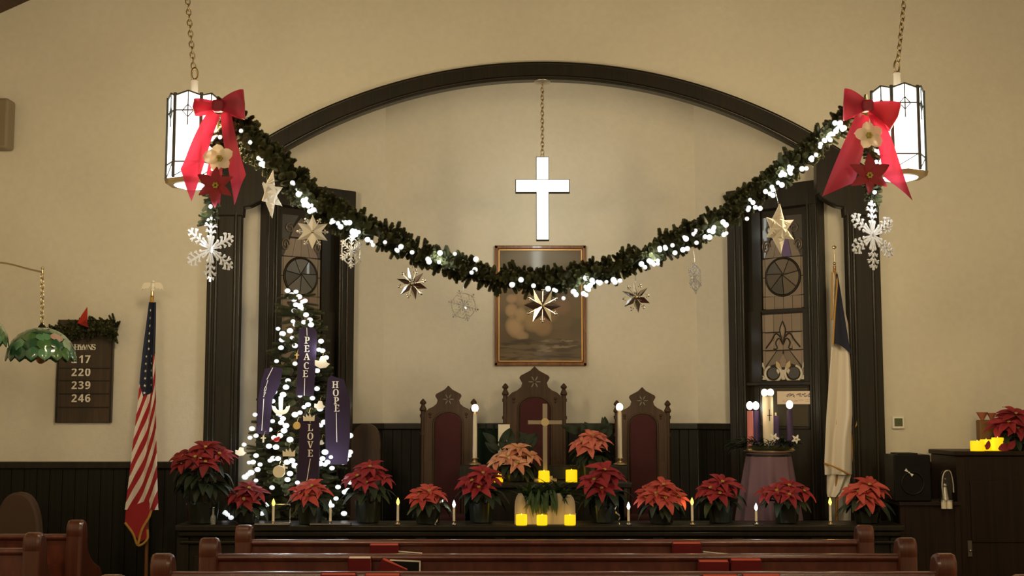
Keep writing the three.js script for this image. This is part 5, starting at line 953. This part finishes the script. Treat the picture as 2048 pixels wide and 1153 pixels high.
// ------------------------------------------------------------------ wall by the flag: hymn board, speaker, hanging lamps, chair
{
  const D = 10.98, a = at(110, 846, D), b = at(230, 640, D), W = b.x - a.x, H = b.y - a.y, t = thing('hymn_board', 'dark hymn board with four white hymn numbers', 'board', V((a.x + b.x) / 2, a.y, -10.996));
  obj('board', box(W, H, 0.03, 0, 0, 0.015, 0.006), phy({ map: woodTex([62, 46, 30], 14, [2, 1]), roughness: 0.5, clearcoat: 0.2 }), t);
  for (const x of [-1, 1]) obj('edge_strip', box(0.012, H, 0.012, x * (W / 2 - 0.012), 0, 0.034, 0.003), M.darkWood, t);
  for (const y of [800, 773, 747, 722]) obj('slot_rail', box(W - 0.06, 0.008, 0.008, 0, at(170, y + 12, D).y - a.y - 0.018, 0.034), M.darkWood, t);
  const put = (str, px, py, h, font) => { const g = new TextGeometry(str, { font, size: h, depth: 0.004, curveSegments: 4 }); g.computeBoundingBox(); const bb = g.boundingBox; g.translate(-(bb.min.x + bb.max.x) / 2, -(bb.min.y + bb.max.y) / 2, 0); const m = obj('numeral', g, M.paper, t), p = at(px, py, D); m.position.set(p.x - t.position.x, p.y - a.y, 0.034); };
  [['217', 719], ['220', 745], ['239', 771], ['246', 797]].forEach(([n, y]) => [...n].forEach((c, i) => put(c, 150 + i * 13.5, y, 0.068, FONT_SANS)));
  [...'HYMNS'].forEach((c, i) => put(c, 155 + i * 8.5, 695, 0.05, FONT));
  // garland along its top with a red bow tip
  const g = thing('board_garland', 'dark evergreen garland draped over the hymn board', 'garland', at(170, 655, 10.9)), o = g.position, list = [];
  const cur = new THREE.CatmullRomCurve3([[100, 662], [130, 660], [165, 652], [200, 650], [228, 648], [232, 655]].map(([x, y]) => at(x, y, 10.9).sub(o)));
  obj('core', new THREE.TubeGeometry(cur, 30, 0.012, 6), M.stem, g);
  for (let i = 0; i < 330; i++) { const u = rnd(), p = cur.getPointAt(u), a2 = rr(0, 6.28); list.push([p.add(V(0, rr(-0.08, 0.02) * (0.4 + u), 0)), V(rr(-0.6, 0.6), Math.sin(a2), Math.abs(Math.cos(a2)) * 0.6), rr(0.6, 1)]); }
  sprigs('foliage', g, sprigA, needleMat, list);
  const bw = thing('red_felt_tip', 'pointed red felt bow tip sticking up from the board garland', 'bow', at(168, 645, 10.84)); obj('point', slab([[-0.055, -0.01], [0.03, -0.03], [0.026, 0.13], [-0.02, 0.06]], 0.012, 0.004, 0), std({ color: 0xb5301e, roughness: 0.9 }), bw); obj('fold', slab([[-0.03, -0.02], [0.05, -0.05], [0.02, 0.02]], 0.012, 0.003, 0.012), std({ color: 0x8a2015, roughness: 0.9 }), bw);
}
{
  const a = at(-40, 300, 10.9), b = at(25, 200, 10.9), t = thing('wall_speaker', 'grey wall speaker with rounded edge high on the wall', 'speaker', V((a.x + b.x) / 2, a.y, -10.9)), W = b.x - a.x, H = b.y - a.y;
  obj('cabinet', box(W, H, 0.18, 0, 0, 0, 0.03), std({ color: 0x8d8068, roughness: 0.7 }), t); obj('grille', box(W - 0.04, H - 0.04, 0.012, 0, 0.02, 0.088, 0.005), std({ color: 0x86775f, roughness: 0.9 }), t);
  obj('bracket', box(0.06, 0.06, 0.05, 0, H / 2 - 0.03, -0.09), M.iron, t);
}
{ // two leaf-patterned glass shades hung from a standing lamp's arms
  const D = 9.3, px0 = -62, foot = at(px0, 1000, D); foot.y = 0;
  const t = thing('floor_lamp', 'tall lamp with green leaf-patterned shades hung on chains', 'lamp', foot), o = foot;
  const P = (x, y, z = 0) => at(x, y, D).sub(o).add(V(0, 0, z));
  const greens = [0x3d6a4a, 0x2c5238, 0x5d8a66, 0x466b3c, 0x8fa58c].map(c => phy({ color: c, roughness: 0.2, clearcoat: 0.8, transmission: 0.15 })), pinkLeaf = phy({ color: 0xa58a80, roughness: 0.25, clearcoat: 0.7 });
  obj('pole', rod(V(0, 0.02, 0), P(px0, 545), 0.015, 10), M.iron, t); obj('base', lathe([[0, 0], [0.18, 0], [0.18, 0.02], [0.05, 0.05], [0.02, 0.08], [0, 0.08]], 24), M.iron, t);
  obj('arm', tube([P(px0, 552), P(-40, 532), P(0, 526), P(25, 530), P(55, 538), P(85, 545)], 0.007, 30, 6), M.chain, t);
  obj('arm', tube([P(px0, 545), P(-55, 520, 0.1), P(-35, 515, 0.2), P(-20, 522, 0.28)], 0.007, 30, 6), M.chain, t);
  obj('arm_tip', [rod(P(85, 552), P(85, 535), 0.006), ball(0.012, ...P(85, 537).toArray())], M.chain, t);
  const shade = (cx, ty, hw, hh, z, nm) => {
    const c = P(cx, ty, z), s = D / F, g = sub('shade', t, c), R = hw * s, H = hh * s;
    const prof = v => [0.06 + (1 - 0.06) * Math.sin(v * 1.45) ** 0.9, v * v * 0.75 + 0.25 * v];
    obj('shade_lining', lathe([0, .15, .3, .45, .6, .75, .9, 1].map(v => { const [r, y] = prof(v); return [r * R * 0.95, -y * H]; }), 30), std({ color: 0x33452c, roughness: 0.5 }), g);
    for (let ring = 0; ring < 5; ring++) { const n = 5 + ring * 3; for (let i = 0; i < n; i++) {
      const a = (i + ring * 0.5) / n * 6.283, v0 = ring / 5, v1 = (ring + 1.35) / 5, m = (v, da, k = 1) => { const [r, y] = prof(Math.min(1.06, v)); return V(r * R * k * Math.cos(a + da), -y * H, r * R * k * Math.sin(a + da)); };
      const wd = 3.6 / n, gg = grid(4, 5, (u, v) => { const sw = Math.sin(Math.PI * Math.min(1, v * 0.9 + 0.08)); return m(v0 + (v1 - v0) * v, (u - 0.5) * 2 * wd * sw, 1.0 + 0.03 * (1 - Math.abs(u - 0.5) * 2)); });
      obj('glass_leaf', gg, ring === 2 && i % 4 === 0 ? pinkLeaf : greens[rnd() * 5 | 0], g);
    } }
    obj('cap', lathe([[0, 0.03], [0.012, 0.025], [0.03, 0], [0.04, -0.02]], 12), M.iron, g);
    obj('bulb', ball(0.035, 0, -H * 1.02, 0, 1, 1.1, 1, 12), std({ color: 0xb07a3a, roughness: 0.4 }), g);
  };
  shade(84, 655, 66, 62, 0, 1); shade(-22, 628, 66, 62, 0.28, 2);
  chain(t, P(84.5, 548), P(84, 655), 0.045, 0.004, M.chain); chain(t, P(-20, 522, 0.28), P(-22, 628, 0.28), 0.045, 0.004, M.chain);
}
{ // round-backed chair in the shadow beyond the pews
  const D = 10.2, c = at(40, 985, D), s = D / F, w = 46 * s, H = c.y, t = thing('round_back_chair', 'dark round-backed chair in the shade beyond the short pews', 'chair', V(c.x, 0, -D));
  const sh = new THREE.Shape(); sh.moveTo(-w, 0.42); sh.lineTo(w, 0.42); sh.lineTo(w * 0.98, H - 0.32); sh.quadraticCurveTo(w * 0.85, H, 0, H); sh.quadraticCurveTo(-w * 0.85, H, -w * 0.98, H - 0.32);
  obj('backrest', slab(sh, 0.07, 0.02, -0.035), std({ color: 0x4a3524, roughness: 0.7 }), t); obj('seat', box(2 * w, 0.09, 0.46, 0, 0.36, -0.22, 0.03), std({ color: 0x3a2a1c, roughness: 0.8 }), t);
  for (const [x, z] of [[-1, 0], [1, 0], [-1, -0.4], [1, -0.4]]) obj('leg', cyl(0.016, 0.02, 0.37, x * (w - 0.03), 0, z, 8), M.iron, t);
}

// ------------------------------------------------------------------ organ side
{
  const D = 10.3, a = at(1910, 903, D), t = thing('organ', 'tall dark brown organ cabinet with candles on top', 'organ', V(a.x + 0.8, 0, -D - 0.3)), H = a.y, W = 1.6;
  obj('case', box(W, H - 0.04, 0.6, 0, 0, 0, 0.008), M.organWood, t); obj('lid', box(W + 0.03, 0.04, 0.64, 0, H - 0.04, 0, 0.01), M.organWood, t);
  obj('panel', box(0.62, 0.5, 0.02, -0.38, 0.72, 0.3, 0.008), M.organWood, t); obj('panel', box(0.62, 0.5, 0.02, 0.38, 0.72, 0.3, 0.008), M.organWood, t);
  obj('stile', box(0.07, H - 0.05, 0.03, -W / 2 + 0.035, 0, 0.305, 0.006), M.organWood, t); obj('base', box(W + 0.02, 0.1, 0.63, 0, 0, 0, 0.008), M.organWood, t);
  const bl = obj('latch_plate', box(0.035, 0.13, 0.01, -W / 2 + 0.09, H - 0.85, 0.31, 0.004), std({ color: 0x6a625a, roughness: 0.4, metalness: 0.5 }), t); obj('latch_knob', ball(0.012, -W / 2 + 0.09, H - 0.8, 0.32), M.pewter, bl);
  votive(1955, 883, 903, 27, D + 0.02, H, 'fat yellow candle on the organ, the outermost of three');
  votive(1973, 881, 903, 24, D + 0.12, H, 'fat yellow candle on the organ, in the middle of three');
  votive(1996, 877, 903, 23, D + 0.1, H, 'tallest yellow candle on the organ beside the poinsettia');
  poinsettia('red poinsettia on top of the organ', 2026, 848, 104, 64, D + 0.22, H, 'red', 7, { L: 0.15, leaves: 18, pot: 0.1 });
  const rl = thing('silk_leaves', 'dark red silk leaves lying before the organ candles', 'leaves', V(at(1970, 903, D).x, H, -D + 0.03 - 0.05));
  for (const [x, a2, L] of [[-0.06, 0.5, 0.09], [0.02, 1.2, 0.08], [0.12, 0.35, 0.13], [0.2, 0.9, 0.1], [-0.03, 2.4, 0.07]]) { const m = obj('petal', bractGeos[1], bractMats.deep[0], rl); orient(m, V(x, 0.012, 0.0), V(Math.cos(a2), Math.sin(a2), 0), V(0, 0.4, 1), L); }
  const gl = thing('gift_bag', 'small brown paper bag behind the organ candles', 'bag', V(at(1978, 903, D + 0.4).x, H, -D - 0.42)); obj('bag', box(0.16, 0.25, 0.1, 0, 0, 0, 0.012), std({ color: 0x7a5a3a, roughness: 0.85 }), gl); obj('tissue', [new THREE.ConeGeometry(0.05, 0.09, 6, 1, true).rotateX(Math.PI).translate(-0.04, 0.27, 0), new THREE.ConeGeometry(0.04, 0.08, 6, 1, true).rotateX(Math.PI).translate(0.04, 0.27, 0)], std({ color: 0xb06a50, roughness: 0.9 }), gl);
}
{
  const D = 10.35, a = at(1780, 1002, D), b = at(1850, 906, D), W = b.x - a.x, H = b.y - a.y;
  const st = thing('equipment_table', 'dark side table holding the black loudspeaker', 'table', V(3.085, 0, -D - 0.02)); const TH = a.y;
  obj('table_top', box(0.5, 0.03, 0.4, 0, TH - 0.03, 0, 0.006), M.organWood, st); for (const [x, z] of [[-0.22, -0.16], [0.22, -0.16], [-0.22, 0.16], [0.22, 0.16]]) obj('leg', box(0.045, TH - 0.03, 0.045, x, 0, z, 0.006), M.organWood, st); obj('front_panel', box(0.42, TH - 0.06, 0.02, 0, 0.03, 0.165), M.organWood, st); obj('lower_shelf', box(0.44, 0.02, 0.34, 0, 0.25, 0), M.organWood, st);
  const t = thing('loudspeaker', 'black loudspeaker with a small white bow on its front', 'speaker', V((a.x + b.x) / 2, TH, -D));
  obj('cabinet', box(W, H - 0.012, 0.26, 0, 0, 0, 0.012), M.black, t); obj('lid', box(W * 0.55, 0.014, 0.2, -W * 0.08, H - 0.014, 0, 0.004), M.black, t);
  obj('woofer_ring', new THREE.TorusGeometry(W * 0.3, 0.008, 8, 30).translate(0, H * 0.38, 0.132), M.iron, t);
  obj('woofer_cone', lathe([[0.03, -0.03], [W * 0.29, 0]], 24).rotateX(Math.PI / 2).translate(0, H * 0.38, 0.133), M.black, t);
  const p = at(1818, 946, D - 0.14), bw = thing('tiny_bow', 'tiny white satin bow on the black loudspeaker', 'bow', V(p.x, p.y, -D + 0.137)); for (const s of [-1, 1]) obj('loop', slab([[0, 0], [s * 0.022, -s * 0.034], [s * 0.036, -s * 0.014]], 0.006, 0.002, 0), M.white, bw); obj('knot', ball(0.007, 0, 0, 0.005), M.white, bw);
  const cp = at(1893, 1003, D - 0.1), cl = thing('glass_cloche', 'tall glass dome with a wire handle beside the organ', 'cloche', V(cp.x, TH, -D + 0.1));
  const s = D / F; obj('dome', lathe([[12 * s, 0], [12 * s, 38 * s], [10.5 * s, 50 * s], [7 * s, 58 * s], [0, 62 * s]], 20), M.glassPane, cl); obj('foot', cyl(13.5 * s, 13 * s, 0.015, 0, 0, 0, 20), M.iron, cl);
  obj('handle', tube([V(-8 * s, 4 * s, 0.03), V(-10 * s, 35 * s, 0.03), V(-4 * s, 58 * s, 0.03), V(5 * s, 60 * s, 0.03), V(11 * s, 40 * s, 0.03), V(12 * s, 18 * s, 0.03)], 0.006, 30, 6), M.pewter, cl);
  obj('figurine', [cyl(0.03, 0.014, 0.1, -0.01, 0.015, 0, 10), ball(0.016, -0.01, 0.13, 0)], M.pewter, cl);
  for (const [px, w, l] of [[1888, 10, 'small cream jar under the cloche, the narrower'], [1899, 11, 'small cream jar under the cloche, the wider']]) { const jp = at(px, 1018, D - 0.2), j = thing('cream_jar', l, 'jar', V(jp.x, jp.y, -D + 0.2)); obj('jar', cyl(w * s / 2, w * s / 2, 13 * s, 0, 0.0, 0, 14), M.cream, j); obj('lid', cyl(w * s / 2 + 0.002, w * s / 2 + 0.001, 3 * s, 0, 13 * s, 0, 14), M.pewter, j); }
}
{ // thermostat
  const D = 10.98, a = at(1785, 858, D), b = at(1808, 834, D), t = thing('thermostat', 'small white thermostat with green display on the wall', 'thermostat', V((a.x + b.x) / 2, a.y, -10.998)), W = b.x - a.x, H = b.y - a.y;
  obj('housing', box(W, H, 0.025, 0, 0, 0.0125, 0.006), M.white, t); obj('display', box(W * 0.68, H * 0.66, 0.004, 0, H * 0.2, 0.026, 0.001), phy({ color: 0x4e5a30, roughness: 0.15, clearcoat: 1 }), t);
}

scene.traverse(o => { if (o.isMesh) { o.castShadow = true; o.receiveShadow = true; } });
renderer.render(scene, camera);
